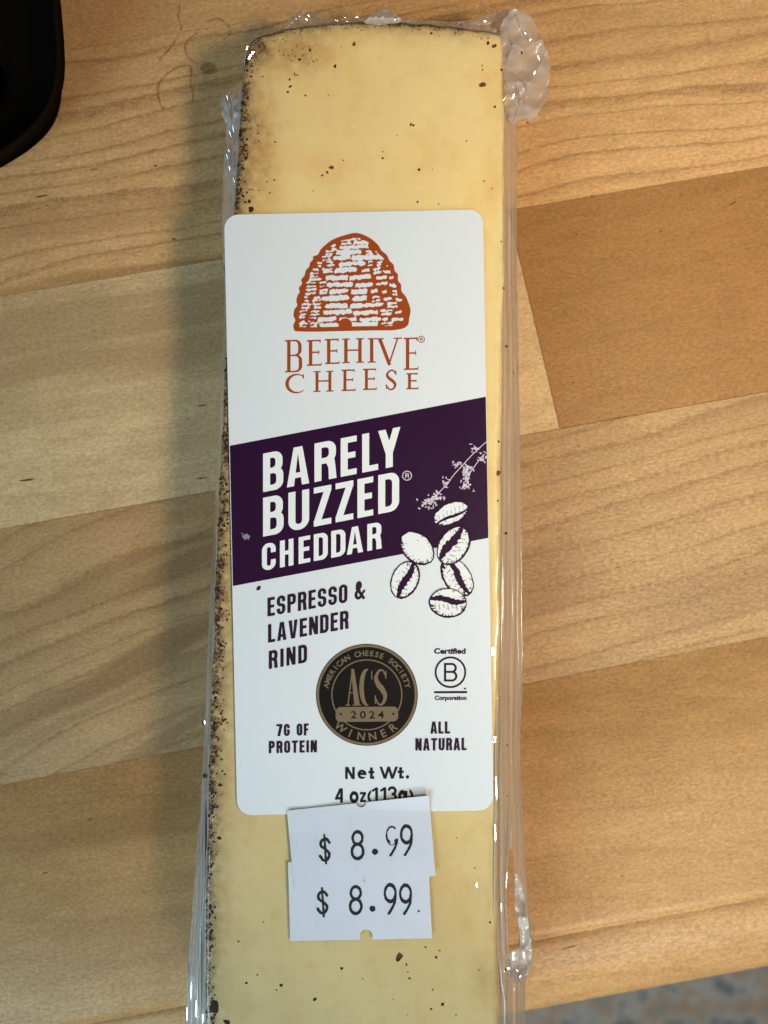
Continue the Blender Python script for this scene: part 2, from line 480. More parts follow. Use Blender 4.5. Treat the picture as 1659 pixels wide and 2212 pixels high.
# ------------------------------------------------------------------ black bowl cut off by the corner
bm_ = M("black_glaze"); bm_.set(Base_Color=(.005, .004, .0035, 1), Roughness=.9)
bm_.b.inputs['Specular IOR Level'].default_value = .0
rim_m = M("brown_glaze_rim"); rim_m.set(Base_Color=(.009, .0055, .003, 1), Roughness=.95)
rim_m.b.inputs['Specular IOR Level'].default_value = .0
def bowl():
    zr = .018
    out = catmull([(96, -170), (120, -60), (132, 40), (137, 139), (127, 205), (104, 255), (68, 296), (6, 343), (-100, 400), (-230, 430), (-360, 390),
                   (-440, 270), (-470, 60), (-430, -160), (-320, -320), (-140, -390), (30, -330)], 6)
    cx = sum(p[0] for p in out) / len(out); cy = sum(p[1] for p in out) / len(out)
    base = np.array(P(cx, cy, zr)[:2])
    root = empty("bowl", (float(base[0]), float(base[1]), 0), "black rounded bowl cut off by the top left corner of the picture", "bowl")
    ring = np.array([P(p[0], p[1], zr)[:2] for p in out]) - base
    n = len(ring)
    def shell(name, prof, mat, closed_end=True):
        vs = []; fs = []
        for s, z in prof:
            for p in ring: vs.append((p[0] * s, p[1] * s, z))
        for k in range(len(prof) - 1):
            for i in range(n):
                j = (i + 1) % n
                fs.append((k * n + i, k * n + j, (k + 1) * n + j, (k + 1) * n + i))
        if closed_end:
            fs.append(list(range(n))); fs.append([(len(prof) - 1) * n + i for i in range(n)][::-1])
        return mesh_obj(name, vs, fs, mat, root, smooth=True)
    shell("body", [(.50, .0003), (.55, .0003), (.57, .0015), (.66, .006), (.80, .011), (.91, .0145), (.965, .0165), (.93, .0165), (.86, .012), (.76, .007), (.60, .004), (.3, .003), (.1, .0029)], bm_.m)
    shell("rim", [(.925, .0163), (.965, .0160), (.99, .0168), (1.0, .0178), (.994, .0186), (.975, .0190), (.95, .0187), (.925, .0175)], rim_m.m, closed_end=False)
    return root
bowl()

# ------------------------------------------------------------------ the cheese package
pack = empty("cheese_package", P(790, 1250, 0), "film wrapped wedge of pale yellow cheddar with white and purple label and two price stickers", "cheese")
P0 = Vector(pack.location)
def under(o):     # meshes are written in world space: take the thing's base off them
    o.data.transform(__import__('mathutils').Matrix.Translation(-P0)); return o

LE = [(-60, 540), (95, 536), (130, 529), (250, 519), (420, 509), (600, 498), (700, 492), (860, 484), (1230, 467), (1680, 452), (2000, 445), (2212, 445), (2450, 446), (2600, 446)]
RE = [(-60, 1080), (72, 1081), (100, 1084), (300, 1089), (600, 1087), (900, 1082), (1300, 1079), (1600, 1074), (1900, 1072), (2212, 1077), (2450, 1078), (2600, 1078)]
def xl(y): return np.interp(y, [p[0] for p in LE], [p[1] for p in LE])
def xr(y): return np.interp(y, [p[0] for p in RE], [p[1] for p in RE])
TE = [(520, 112), (534, 98), (552, 82), (575, 73), (640, 60), (700, 53), (760, 48), (830, 47), (930, 55), (1020, 66), (1075, 74), (1090, 80)]
def yt(x): return np.interp(x, [p[0] for p in TE], [p[1] for p in TE])
YB = 2420
outline = []
top_pts = [(531, 128), (534, 106), (546, 88), (568, 76), (604, 67), (640, 60), (700, 53), (760, 48), (830, 47), (930, 54), (1020, 64), (1062, 70), (1078, 76), (1084, 92)]
right_pts = [(float(xr(y)) , y) for y in range(150, YB - 20, 60)]
bot_pts = [(1077, YB - 20), (1066, YB), (900, YB + 4), (600, YB + 4), (458, YB), (447, YB - 20)]
left_pts = [(float(xl(y)), y) for y in range(YB - 80, 170, -60)]
outline = catmull(top_pts + right_pts + bot_pts + left_pts, 3)
def undul(x, y):
    return (fbm(x / 260, y / 300, 2, 2, 4) - .5) * .00045 + (noise(x / 90, y / 120, 5, 1) - .5) * .00008
def cheese_sdf(X, Y):
    F = poly(X, Y, outline)
    F = F + (noise(X / 26, Y / 40, 8) - .5) * 4.0
    return F
CRAD = 9.0 * S
f = Field(); f.add(cheese_sdf, 425, 1110, 36, YB + 12, 5, merge=1)
cv = f.pts(); cd_ = -cheese_sdf(cv[:, 0], cv[:, 1])
def fillet(d, r): 
    d = np.clip(d, 0, r); return np.sqrt(np.maximum(r * r - (r - d) ** 2, 0)) - r
ztop = T - .00035 + undul(cv[:, 0], cv[:, 1]) + fillet(cd_ * S, CRAD)
cm = M("cheddar")
cvv = cm.coord(scale=(100, 100, 100))
att = cm.node('ShaderNodeAttribute', attribute_name='rind')
n1 = cm.noise(cvv, .55, 3, .5); n2 = cm.noise(cm.vec(cvv, (1, .6, 1), (4, 4, 0)), 1.6, 4, .6); n3 = cm.noise(cvv, 26, 3, .65); n4 = cm.noise(cvv, 7, 4, .6)
base = cm.mix(cm.ramp(n1, [(.35, 0.0), (.65, 1.0)]), (.985, .855, .430), (.945, .805, .400))
base = cm.mix(cm.ramp(n2, [(.52, 0.0), (.74, .45)]), base, (.86, .60, .19))
oil = cm.node('ShaderNodeAttribute', attribute_name='oil')
base = cm.mix(cm.math('MULTIPLY', oil.outputs['Fac'], cm.math('MULTIPLY_ADD', n2, 1.6, -.1, clamp=True)), base, (.86, .56, .19))
base = cm.mix(cm.ramp(n4, [(.3, .30), (.6, 0.0)]), base, (.97, .87, .52))
n5 = cm.noise(cm.vec(cvv, (1, 1, 1), (9, 1, 0)), 3.2, 5, .65)
base = cm.mix(cm.ramp(n5, [(.50, 0.0), (.70, .38)]), base, (.84, .62, .25))
# coffee rubbed rind: tan halo, then dark granules
halo = cm.math('MULTIPLY', att.outputs['Fac'], cm.math('MULTIPLY_ADD', n4, 2.6, -.30), clamp=True)
base = cm.mix(cm.math('MULTIPLY', halo, .78), base, (.16, .085, .036))
gran = cm.math('ADD', cm.math('MULTIPLY', att.outputs['Fac'], .40), n3)
gran = cm.math('ADD', gran, cm.math('MULTIPLY', cm.math('SUBTRACT', n4, .5), .45))
base = cm.mix(cm.math('MULTIPLY', cm.ramp(gran, [(.88, 0.0), (.97, .9)]), cm.ramp(att.outputs['Fac'], [(.05, 0.0), (.35, .95)])), base, (.045, .018, .010))
cm.set(Base_Color=base, Roughness=.42, Subsurface_Weight=.10)
cm.b.inputs['Subsurface Radius'].default_value = (.0025, .0015, .0006)
cm.b.inputs['Subsurface Scale'].default_value = 1.0
cm.bump(cm.math('ADD', cm.math('MULTIPLY', n4, .5), cm.math('MULTIPLY', n3, .3)), .35, .00012)
k = (T + D - ztop) / D
V = [((x - CX) * S * kk, -(y - CY) * S * kk, z) for (x, y), z, kk in zip(cv, ztop, k)]
nb = len(V); Fc = list(f.f)
zl = [T - .00035 - CRAD, T - .004, .011, .004, .0006]
for li, z in enumerate(zl):
    shrink = [0, -1.5, -2, 0, 3][li]
    cxo, cyo = 770, 1240
    for (x, y) in outline:
        V.append(((x - CX) * S + (S * shrink * (1 if x < cxo else -1)), -(y - CY) * S, z))
n = len(outline)
for li in range(len(zl) - 1):
    for i in range(n):
        j = (i + 1) % n
        a = nb + li * n
        Fc.append((a + i, a + n + i, a + n + j, a + j)[::-1])
Fc.append([nb + (len(zl) - 1) * n + i for i in range(n)])
cheese = mesh_obj("cheese", V, Fc, cm.m, pack, smooth=True)
def rind(x, y):
    dl = x - xl(y); dt = y - yt(x); dr = xr(y) - x
    wl = np.interp(y, [0, 200, 450, 850, 1300, 1900, 2212], [26, 30, 34, 64, 56, 36, 30])
    a = np.minimum(1, 1.25 * np.exp(-np.maximum(dl - 2, 0) / (wl * .62)))
    b = 1.25 * np.exp(-np.maximum(dt, 0) / 16) * (.75 + .45 * np.exp(-((x - 850) / 60) ** 2)) * np.interp(x, [1000, 1075], [1, .35])
    c = .30 * np.exp(-np.maximum(dr, 0) / 9)
    corner = 1.5 * np.exp(-(np.hypot(x - 534, y - 96) / 44) ** 2)
    smear = .42 * np.exp(-(((x - 640) / 70) ** 2 + ((y - 118) / 40) ** 2)) + .30 * np.exp(-(((x - 560) / 40) ** 2 + ((y - 300) / 130) ** 2))
    smear += .22 * np.exp(-(((x - 1045) / 28) ** 2 + ((y - 2120) / 50) ** 2))
    return np.clip(np.maximum.reduce([a, b, c, corner]) + smear, 0, 1)
me = cheese.data
at = me.attributes.new('rind', 'FLOAT', 'POINT')
vals = np.ones(len(V)); vals[:nb] = rind(cv[:, 0], cv[:, 1])
sidev = np.array([[p[0] / S + CX, 0] for p in V[nb:]])
vals[nb:] = np.where(sidev[:, 0] < 700, .6, .12)
at.data.foreach_set('value', vals.astype(np.float32))
def oil_f(x, y):
    o = .75 * np.exp(-np.maximum(x - xl(y), 0) / 48) * np.interp(y, [0, 500, 1000, 2212], [1, .9, .5, .35])
    for cx, cy, rx, ry, s_ in [(640, 110, 70, 34, .9), (560, 320, 45, 110, .6), (690, 350, 60, 26, .7), (715, 380, 30, 30, .6), (1046, 185, 22, 26, .5), (900, 70, 120, 16, .5), (1060, 420, 14, 60, .5), (1055, 1022, 26, 30, .7), (1050, 2120, 26, 50, .6), (940, 330, 90, 60, .25), (960, 2000, 60, 80, .2)]:
        o = o + s_ * np.exp(-((x - cx) / rx) ** 2 - ((y - cy) / ry) ** 2)
    return np.clip(o, 0, 1)
at = me.attributes.new('oil', 'FLOAT', 'POINT')
v2 = np.zeros(len(V)); v2[:nb] = oil_f(cv[:, 0], cv[:, 1]); at.data.foreach_set('value', v2.astype(np.float32))
under(cheese)

# coffee grounds pressed into the face of the cheese
grm = ink("ground_coffee", (.036, .015, .006), .5, .3)
grb = ink("ground_coffee_amber", (.16, .062, .012), .4, .3)
def surf_z(x, y): 
    d = -poly(np.array([x]), np.array([y]), outline)
    return float(T - .00035 + undul(np.array([x]), np.array([y]))[0] + fillet(d * S, CRAD)[0])
def specks(lst, mat, seed, name="coffee_grounds", zoff=0.0):
    rnd = random.Random(seed); V = []; F = []
    for (x, y, r) in lst:
        zz = surf_z(x, y) + zoff; n = 9; b = len(V)
        el = rnd.uniform(.65, 1); an = rnd.uniform(0, 3.14)
        c = P(x, y, zz); V.append((c[0], c[1], zz + .00006 + r * S * .12))
        for i in range(n):
            a = 2 * math.pi * i / n; rad = r * rnd.uniform(.62, 1.15)
            dx, dy = math.cos(a) * rad, math.sin(a) * rad * el
            q = P(x + dx * math.cos(an) - dy * math.sin(an), y + dx * math.sin(an) + dy * math.cos(an), zz)
            V.append((q[0], q[1], zz + .00003))
        for i in range(n): F.append((b, b + 1 + (i + 1) % n, b + 1 + i))
    o = mesh_obj(name, V, F, mat, pack, smooth=True); o['kind'] = 'stuff'
    return under(o)
Cq = lambda lst, s, ox, oy: [(ox + x * s, oy + y * s, r * s) for x, y, r in lst]
top_s = Cq([(642, 270, 9), (497, 244, 7), (1035, 136, 5), (1266, 176, 8), (1298, 186, 5), (1243, 268, 4), (1320, 285, 7), (1295, 437, 7), (1404, 214, 5), (962, 512, 6),
            (985, 693, 7), (837, 646, 6), (979, 825, 6), (675, 655, 4), (522, 390, 5), (459, 354, 8), (449, 376, 6), (457, 325, 5), (478, 308, 4), (488, 307, 4), (303, 295, 5),
            (348, 313, 4), (395, 735, 5), (365, 742, 4), (398, 580, 5), (293, 774, 4), (836, 619, 3), (895, 553, 3), (328, 545, 4), (331, 577, 4), (368, 549, 3), (325, 512, 4),
            (615, 389, 3), (300, 855, 14), (276, 826, 7), (292, 822, 8), (302, 772, 3), (242, 828, 9), (248, 790, 6), (330, 777, 4), (268, 420, 12), (285, 400, 8), (262, 452, 8),
            (255, 630, 5), (281, 615, 6), (283, 594, 4), (274, 492, 6), (248, 676, 7), (250, 735, 8), (275, 742, 5), (1250, 740, 4), (1283, 770, 3)], .52911, 384, 0)
bot_s = Cq([(264, 781, 6), (347, 926, 5), (299, 962, 8), (450, 972, 10), (430, 993, 5), (597, 1033, 10), (714, 900, 9), (963, 858, 13), (996, 882, 6), (1002, 915, 4), (1009, 942, 6),
            (1126, 851, 7), (1079, 806, 6), (1104, 1075, 6), (1153, 1055, 9), (1311, 906, 4), (373, 697, 4), (1293, 461, 4), (1360, 698, 5), (185, 100, 10), (172, 195, 9), (181, 330, 11),
            (160, 1068, 30), (212, 1134, 18), (170, 50, 6), (195, 40, 6), (205, 52, 5), (155, 980, 6), (140, 905, 5), (806, 943, 3), (1000, 1100, 3), (1212, 1100, 4)], .496, 384, 1646)
mid_s = [(1094, 748, 3), (1077, 954, 4), (1093, 1152, 4), (1075, 1082, 2.5), (1083, 522, 2.5), (1088, 622, 3), (1110, 806, 2), (1070, 1400, 1.6), (1096, 1610, 2)]
rnd = random.Random(11)
edge_s = []
clus = []
yy = 130.0
while yy < 2230:
    clus.append((yy, abs(rnd.gauss(0, 1)), rnd.randint(3, 16), rnd.uniform(5, 15))); yy += rnd.uniform(4, 30)
for cyy, cd, cn, cr in clus:
    w = float(np.interp(cyy, [100, 450, 900, 1300, 1500, 1900, 2212], [13, 15, 16, 15, 12, 10, 9]))
    for q in range(cn):
        y = cyy + rnd.gauss(0, cr); d = abs(cd * w * .8 + rnd.gauss(0, cr * .5)) + 1
        edge_s.append((float(xl(y)) + d, y, rnd.choice([1.0, 1.3, 1.8, 2.4, 3.6, 5.2]) * rnd.uniform(.7, 1.2) * max(.3, 1 - d / 80)))
for i in range(200):
    y = rnd.uniform(130, 2230); edge_s.append((float(xl(y)) + abs(rnd.gauss(0, 17)) + 1, y, rnd.uniform(.6, 1.3)))
for i in range(70):
    x = rnd.uniform(560, 1070); edge_s.append((x, float(yt(x)) + 3 + abs(rnd.gauss(0, 9)), rnd.uniform(.8, 2.0)))
for i in range(40):
    x = 630 + rnd.gauss(0, 38); edge_s.append((x, 120 + rnd.gauss(0, 22), rnd.uniform(.8, 2.0)))
specks(top_s + bot_s + [s for s in mid_s if s[0] < 1086], grm, 3)
specks([e for i_, e in enumerate(edge_s) if i_ % 5 < 3], grm, 4)
specks([e for i_, e in enumerate(edge_s) if i_ % 5 >= 3], ink('ground_coffee_brown', (.085, .036, .014), .5, .3), 6)
amber = [(rnd.uniform(480, 1060), rnd.uniform(90, 2200), rnd.uniform(.8, 2.6)) for i in range(34)] + \
        [(float(xl(y)) + abs(rnd.gauss(0, 14)) + 4, y, rnd.uniform(1.2, 4.2)) for y in [rnd.uniform(1200, 1700) for _ in range(46)]] + \
        Cq([(628, 684, 12), (610, 704, 7), (590, 716, 7), (1243, 345, 14), (720, 180, 11), (952, 508, 8), (1290, 190, 9), (540, 205, 9)], .52911, 384, 0) + [(1076, 1022, 8), (1046, 183, 5), (862, 2066, 9)]
specks([a for a in amber if a[0] > xl(a[1]) + 3], grb, 5)

# ------------------------------------------------------------------ plastic film
def film_mat(name, veil, veil_col, spec=.5, rough=.09, streak=None, bump=.3, noise_scale=3.0):
    m = M(name); n, l = m.n, m.l
    n.remove(m.b)
    out = n['Material Output']
    tr = m.node('ShaderNodeBsdfTransparent'); tr.inputs[0].default_value = (1, 1, 1, 1)
    df = m.node('ShaderNodeBsdfDiffuse'); df.inputs[0].default_value = (*veil_col, 1)
    tl = m.node('ShaderNodeBsdfTranslucent'); tl.inputs[0].default_value = (*veil_col, 1)
    gl = m.node('ShaderNodeBsdfGlossy'); gl.inputs['Roughness'].default_value = rough; gl.inputs[0].default_value = (1, 1, 1, 1)
    mx = m.node('ShaderNodeMixShader'); mx.inputs[0].default_value = .4; l.new(df.outputs[0], mx.inputs[1]); l.new(tl.outputs[0], mx.inputs[2])
    v = m.coord(scale=(100, 100, 100))
    nz = m.noise(m.vec(v, streak or (1, 1, 1)), noise_scale, 3, .6)
    vf = m.math('MULTIPLY', m.math('MULTIPLY_ADD', nz, 1.3, .35), veil, clamp=True)
    m1 = m.node('ShaderNodeMixShader'); l.new(vf, m1.inputs[0]); l.new(tr.outputs[0], m1.inputs[1]); l.new(mx.outputs[0], m1.inputs[2])
    fr = m.node('ShaderNodeFresnel'); fr.inputs[0].default_value = 1.45
    fs = m.math('MULTIPLY', fr.outputs[0], spec, clamp=True)
    m2 = m.node('ShaderNodeMixShader'); l.new(fs, m2.inputs[0]); l.new(m1.outputs[0], m2.inputs[1]); l.new(gl.outputs[0], m2.inputs[2])
    l.new(m2.outputs[0], out.inputs[0])
    bp = m.node('ShaderNodeBump'); bp.inputs['Strength'].default_value = bump; bp.inputs['Distance'].default_value = .0002
    nb_ = m.noise(m.vec(v, streak or (1, 1, 1), (5, 5, 0)), noise_scale * 1.7, 3, .5)
    l.new(nb_, bp.inputs['Height']); 
    for nd in (gl, fr): l.new(bp.outputs[0], nd.inputs['Normal'])
    return m.m
F_top = film_mat("clear_film", .012, (.85, .86, .85), .8, .09, (1, .5, 1), .25, 1.2)
F_skirt = film_mat("clear_film_skirt", .70, (.66, .60, .54), 1.3, .20, (9, .35, 1), .3, 2.2)
F_left = film_mat("clear_film_folded", .95, (.62, .635, .65), 2.0, .16, (16, .35, 1), .5, 2.2)
F_crumple = film_mat("clear_film_crumpled", .74, (.64, .59, .58), 1.9, .30, (1, 1, 1), .15, 1.2)

# film drawn tight over the face, following the cheese and turning down at its edges
def fsdf(X, Y): return cheese_sdf(X, Y) - 3.0
f = Field(); f.add(fsdf, 425, 1112, 32, YB + 16, 5, merge=1)
v = f.pts(); dd = -fsdf(v[:, 0], v[:, 1])
def zfilm(x, y):
    d = -fsdf(x, y)
    edge = np.exp(-np.maximum(xr(y) - x, 0) / 14) * np.clip((y - 1200) / 300, .15, 1)
    w = (noise(x / 6, y / 70, 3) - .5) * .00030 * edge
    return T - .00016 + undul(x, y) + fillet(d * S, CRAD * .8) + w
under(f.build("film_cover", F_top, pack, zfilm, smooth=True))

def film_piece(name, pts, zfn, mat, step=2.5, rough_edge=2.5, closed_smooth=True, holes=()):
    pl = catmull(pts, 5) if closed_smooth else pts
    xs = [p[0] for p in pl]; ys = [p[1] for p in pl]
    def fn(X, Y):
        F = poly(X, Y, pl) + (noise(X / 7, Y / 7, 4) - .5) * rough_edge
        for h in holes: F = np.maximum(F, -poly(X, Y, catmull(h, 5)))
        return F
    f = Field(); f.add(fn, min(xs) - 4, max(xs) + 4, min(ys) - 4, max(ys) + 4, step, merge=1)
    return under(f.build(name, mat, pack, zfn, smooth=True))

# right skirt
RO = [(250, 1117), (440, 1116), (526, 1116), (700, 1118), (930, 1123), (1200, 1127), (1400, 1129), (1480, 1128), (1560, 1124), (1640, 1123), (1800, 1131), (1880, 1136), (1960, 1143), (2030, 1147), (2060, 1150), (2085, 1145),
      (2112, 1135), (2212, 1133), (2440, 1128)]
def xro(y): return np.interp(y, [p[0] for p in RO], [p[1] for p in RO])
rpts = [(float(xr(y)) - 5, y) for y in range(236, 2440, 40)]
rout = [(float(xro(y)), y) for y in range(2430, 240, -30)]
def z_right(x, y):
    t = np.clip((x - (xr(y) - 5)) / (xro(y) - xr(y) + 5), 0, 1)
    z = T - .0008 - .0085 * t ** 1.4
    z += (noise(x / 3.6, y / 260, 6) - .5) * .0011 * np.sin(np.pi * np.clip(t, 0, 1)) + (noise(x / 8, y / 90, 2) - .5) * .0006 * t
    kn = np.exp(-((y - 2085) / 36) ** 2)
    z += kn * (fbm(x / 9, y / 9, 3, 1) - .5) * .0035 * t
    return z
hole = [(1098, 1840), (1108, 1845), (1112, 1920), (1117, 1990), (1122, 2025), (1113, 2050), (1100, 2052), (1095, 2000), (1094, 1900)]
film_piece("film_skirt", rpts + rout, z_right, F_skirt, 2.0, 1.2, closed_smooth=False, holes=[hole])
# crumpled corner flap, top right
flap = [(1079, 80), (1086, 48), (1105, 24), (1128, 24), (1148, 38), (1162, 62), (1174, 92), (1186, 125), (1187, 165), (1183, 205), (1168, 235), (1150, 262), (1138, 257), (1122, 260), (1106, 268), (1094, 250), (1090, 200), (1086, 140)]
def z_flap(x, y):
    t = np.clip((x - 1082) / 100, 0, 1)
    r = np.abs(fbm(x / 55, y / 44, 2, 5, 2) - .5)
    fold = np.abs(((x - 1100) * .75 + (y - 120) * .42) % 58 / 29 - 1)
    return T - .0015 - .0055 * t - .0050 * r + .0026 * fold * t + (noise(x / 30, y / 40, 2) - .5) * .0006
film_piece("film_corner_flap", flap, z_flap, F_crumple, 2.0, 4)
# knot low on the right skirt
knot = [(1098, 2062), (1112, 2052), (1124, 2040), (1120, 2000), (1112, 1950), (1113, 1890), (1124, 1900), (1136, 1960), (1146, 2030), (1149, 2062), (1140, 2096), (1122, 2122), (1106, 2118), (1096, 2094)]
film_piece("film_knot", knot, lambda x, y: T - .0030 + (fbm(x / 26, y / 36, 2, 2) - .5) * .0050, film_mat("clear_film_knot", .80, (.66, .66, .67), 2.2, .20, None, .2, 2), 1.8, 2)
# top skirt
top_f = [(604, 74), (612, 52), (628, 36), (652, 27), (676, 30), (698, 40), (722, 42), (748, 38), (776, 36), (800, 28), (820, 18), (832, 12), (842, 22), (856, 34), (880, 42), (930, 45), (990, 46), (1030, 38), (1066, 27), (1092, 20),
         (1112, 24), (1104, 50), (1084, 84), (1040, 74), (930, 62), (830, 56), (740, 58), (660, 66)]
def z_top(x, y):
    t = np.clip((yt(x) + 8 - y) / 40, 0, 1)
    return T - .0008 - .0052 * t - .003 * np.abs(fbm(x / 30, y / 18, 3, 3, 9) - .5) * 2 * t ** .5
film_piece("film_skirt", top_f, z_top, F_crumple, 1.8, 3)
# small fold lifted in the middle of the top edge
fold_p = [(786, 50), (795, 40), (806, 30), (826, 26), (850, 30), (866, 40), (862, 48), (840, 52), (812, 54)]
film_piece("film_fold", fold_p, lambda x, y: T + .0002 + .0013 * np.sin(np.clip((y - 24) / 30, 0, 1) * 3.14) + (noise(x / 7, y / 5) - .5) * .0004, F_crumple, 1.8, 2)
# left skirt
LO = [(176, 518), (190, 496), (202, 480), (225, 477), (250, 480), (268, 488), (300, 489), (340, 484), (420, 480), (520, 480), (620, 486), (760, 482), (860, 474), (1000, 469), (1230, 457), (1450, 447), (1680, 437), (1850, 424), (2000, 413), (2110, 405), (2212, 401), (2440, 398)]
def xlo(y): return np.interp(y, [p[0] for p in LO], [p[1] for p in LO])
lin = [(float(xl(y)) + (6 if y < 400 else 3), y) for y in range(2430, 178, -30)]
lo = [(float(xlo(y)), y) for y in list(range(176, 300, 10)) + list(range(300, 2440, 30))]
def z_left(x, y):
    w = (xl(y) + 6 - xlo(y))
    t = np.clip((xl(y) + 6 - x) / w, 0, 1)
    z = T - .0009 - .0065 * t ** 1.3
    z += (noise(x / 3.1, y / 300, 7) - .5) * .0016 * np.clip(t * 3, 0, 1)
    cr = np.exp(-np.maximum(y - 240, 0) / 260)
    z += cr * (fbm(x / 20, y / 28, 2, 6) - .5) * .0034 * np.clip(t * 3, 0, 1)
    return z
film_piece("film_skirt", lo + lin, z_left, F_left, 1.8, 1.0, closed_smooth=False)
def crease(paths, mat, r=1.1):
    V = []; F = []
    for pts, zf, rad in paths:
        pl = catmull(pts, 10, False); n = len(pl); b = len(V); m_ = 6
        for i, (x, y) in enumerate(pl):
            x += (float(noise(i / 5.0, y / 50, 3)) - .5) * 1.6
            taper = math.sin(math.pi * min(max((i + .4) / n, 0), 1)) ** .5
            z = zf(x, y); c = P(x, y, z)
            for k in range(m_):
                a = 2 * math.pi * k / m_
                V.append((c[0] + math.cos(a) * rad * taper * S, c[1], c[2] + math.sin(a) * rad * taper * S * .8))
        for i in range(n - 1):
            for k in range(m_):
                F.append((b + i * m_ + k, b + i * m_ + (k + 1) % m_, b + (i + 1) * m_ + (k + 1) % m_, b + (i + 1) * m_ + k))
    o = mesh_obj("film_crease", V, F, mat, pack, smooth=True); o['kind'] = 'stuff'; return under(o)
F_crease = film_mat("film_crease_gloss", .45, (.80, .79, .77), 3.0, .10, None, .2, 6)
zr1 = lambda d: (lambda x, y: T - d)
ys_r = list(range(262, 2200, 120)); ys_l = list(range(330, 2230, 120))
crease([([(float(xro(y)) - 1, y) for y in ys_r], lambda x, y: T - .0088, 1.5),
        ([(float(xro(y)) - 9 - (y % 240) / 80, y) for y in ys_r], lambda x, y: T - .0060, 1.0),
        ([(float(xr(y)) + 5, y) for y in ys_r], lambda x, y: T - .0011, 1.0),
        ([(1074, 1500), (1070, 1640), (1069, 1780), (1068, 1900), (1067, 1985)], zr1(.0001), 1.5),
        ([(1109, 1690), (1103, 1780), (1096, 1870), (1091, 1960)], zr1(.0030), 1.6),
        ([(1086, 1560), (1083, 1660), (1084, 1780), (1084, 1960), (1088, 2080)], zr1(.0006), 1.4),
        ([(1080, 2075), (1084, 2120), (1090, 2170), (1092, 2230)], zr1(.0005), 2.0),
        ([(1098, 1800), (1094, 1900), (1094, 1990), (1098, 2060)], zr1(.0020), 1.6),
        ([(float(xlo(y)) + 1.5, y) for y in ys_l], lambda x, y: T - .0070, 1.6),
        ([(float(xlo(y)) + 8, y) for y in ys_l[6:]], lambda x, y: T - .0040, 1.2),
        ([(float(xl(y)) - 1, y) for y in ys_l], lambda x, y: T - .0012, 1.2),
        ([(float(xlo(y)) + 22, y) for y in ys_l[11:]], lambda x, y: T - .0022, 1.6),
        ([(528, 150), (530, 120), (542, 98), (558, 84)], zr1(.0002), 1.6), ([(536, 150), (540, 128), (556, 104)], zr1(.0001), 1.0),
        ([(1096, 62), (1110, 90), (1098, 120), (1090, 160), (1100, 200)], zr1(.0018), 1.5), ([(1112, 30), (1130, 60), (1150, 84), (1172, 110)], zr1(.0030), 1.6),
        ([(1100, 150), (1125, 165), (1140, 200), (1132, 240)], zr1(.0030), 1.4), ([(1098, 252), (1112, 230), (1130, 214), (1150, 205)], zr1(.0026), 1.6),
        ([(1090, 110), (1100, 102), (1120, 108), (1136, 106)], zr1(.0024), 1.4), ([(1105, 268), (1120, 240), (1128, 205), (1118, 170)], zr1(.0024), 1.3),
        ([(612, 62), (640, 46), (668, 50), (690, 44)], zr1(.0016), 1.4), ([(700, 50), (740, 46), (780, 40), (806, 26)], zr1(.0012), 1.3), ([(870, 50), (930, 52), (1000, 52), (1050, 60)], zr1(.0012), 1.2),
        ([(482, 210), (490, 235), (500, 262), (498, 300)], zr1(.0034), 1.4), ([(497, 200), (504, 240), (506, 300)], zr1(.0022), 1.2)], F_crease)
# film facets added for glints, each tilted to mirror the lamp or the window
def facets(lst):
    V = []; F = []; rn = random.Random(3)
    camp = Vector((0, 0, T + D))
    for (x, y, d, a, b_, ang, src) in lst:
        z = T - d; p = Vector(P(x, y, z)); L = Vector(LAMP if src == 'l' else WIN)
        nrm = ((camp - p).normalized() + (L - p).normalized()).normalized()
        t1 = nrm.cross(Vector((math.sin(ang), math.cos(ang), 0))).normalized(); t2 = nrm.cross(t1)
        c = len(V); V.append(p + nrm * .02 * a * S); n = 9
        for i in range(n):
            th = 2 * math.pi * i / n; k = rn.uniform(.6, 1.1)
            V.append(p + t1 * (math.cos(th) * a * k * S) + t2 * (math.sin(th) * b_ * k * S))
        for i in range(n): F.append((c, c + 1 + i, c + 1 + (i + 1) % n))
    o = mesh_obj("film_glint_facet", V, F, F_facet, pack, smooth=False); o['kind'] = 'stuff'; return under(o)
F_facet = film_mat("film_facet_gloss", .02, (.8, .8, .8), 9.0, .12, None, 0, 1)
rf = random.Random(17)
fl = [(1065, 1404, -.0006, 4, 6, 0, 'l'), (1064, 1413, -.0006, 3.4, 3.0, 0, 'l'), (1069, 1594, -.0006, 3, 3, .3, 'l'), (1068, 1602, -.0006, 4, 2.2, -.5, 'l'), (1030, 1912, -.0004, 2.2, 6, 0, 'l'),
      (442, 1561, .003, 2, 5, 0, 'w'), (540, 122, -.0003, 1.6, 7, .5, 'l'), (546, 114, -.0003, 2, 4, .9, 'l'), (534, 104, .0002, 1.4, 5, .3, 'l'), (1110, 2070, .001, 3, 5, .4, 'w'), (1098, 2092, .001, 3, 4, .9, 'w'),
      (1083, 1960, .0002, 1.4, 12, 0, 'w'), (1072, 1700, -.0004, 1.2, 26, 0, 'l'), (1070, 1800, -.0004, 1.1, 22, 0, 'l'), (1094, 1900, .001, 1.4, 22, .1, 'w'), (404, 2190, .006, 2, 20, .05, 'w'), (413, 2140, .005, 1.6, 26, .05, 'w'), (424, 2180, .003, 2.4, 22, .05, 'w'), (438, 2200, .001, 2.0, 14, .05, 'w')]
for i in range(6): fl.append((rf.choice([1104, 1112, 1128, 1140, 1160]) + rf.gauss(0, 7), rf.choice([70, 150, 215]) + rf.gauss(0, 17), rf.uniform(.001, .003), rf.uniform(.4, .9), rf.uniform(2.0, 6.5), rf.uniform(-1, 1), 'l'))
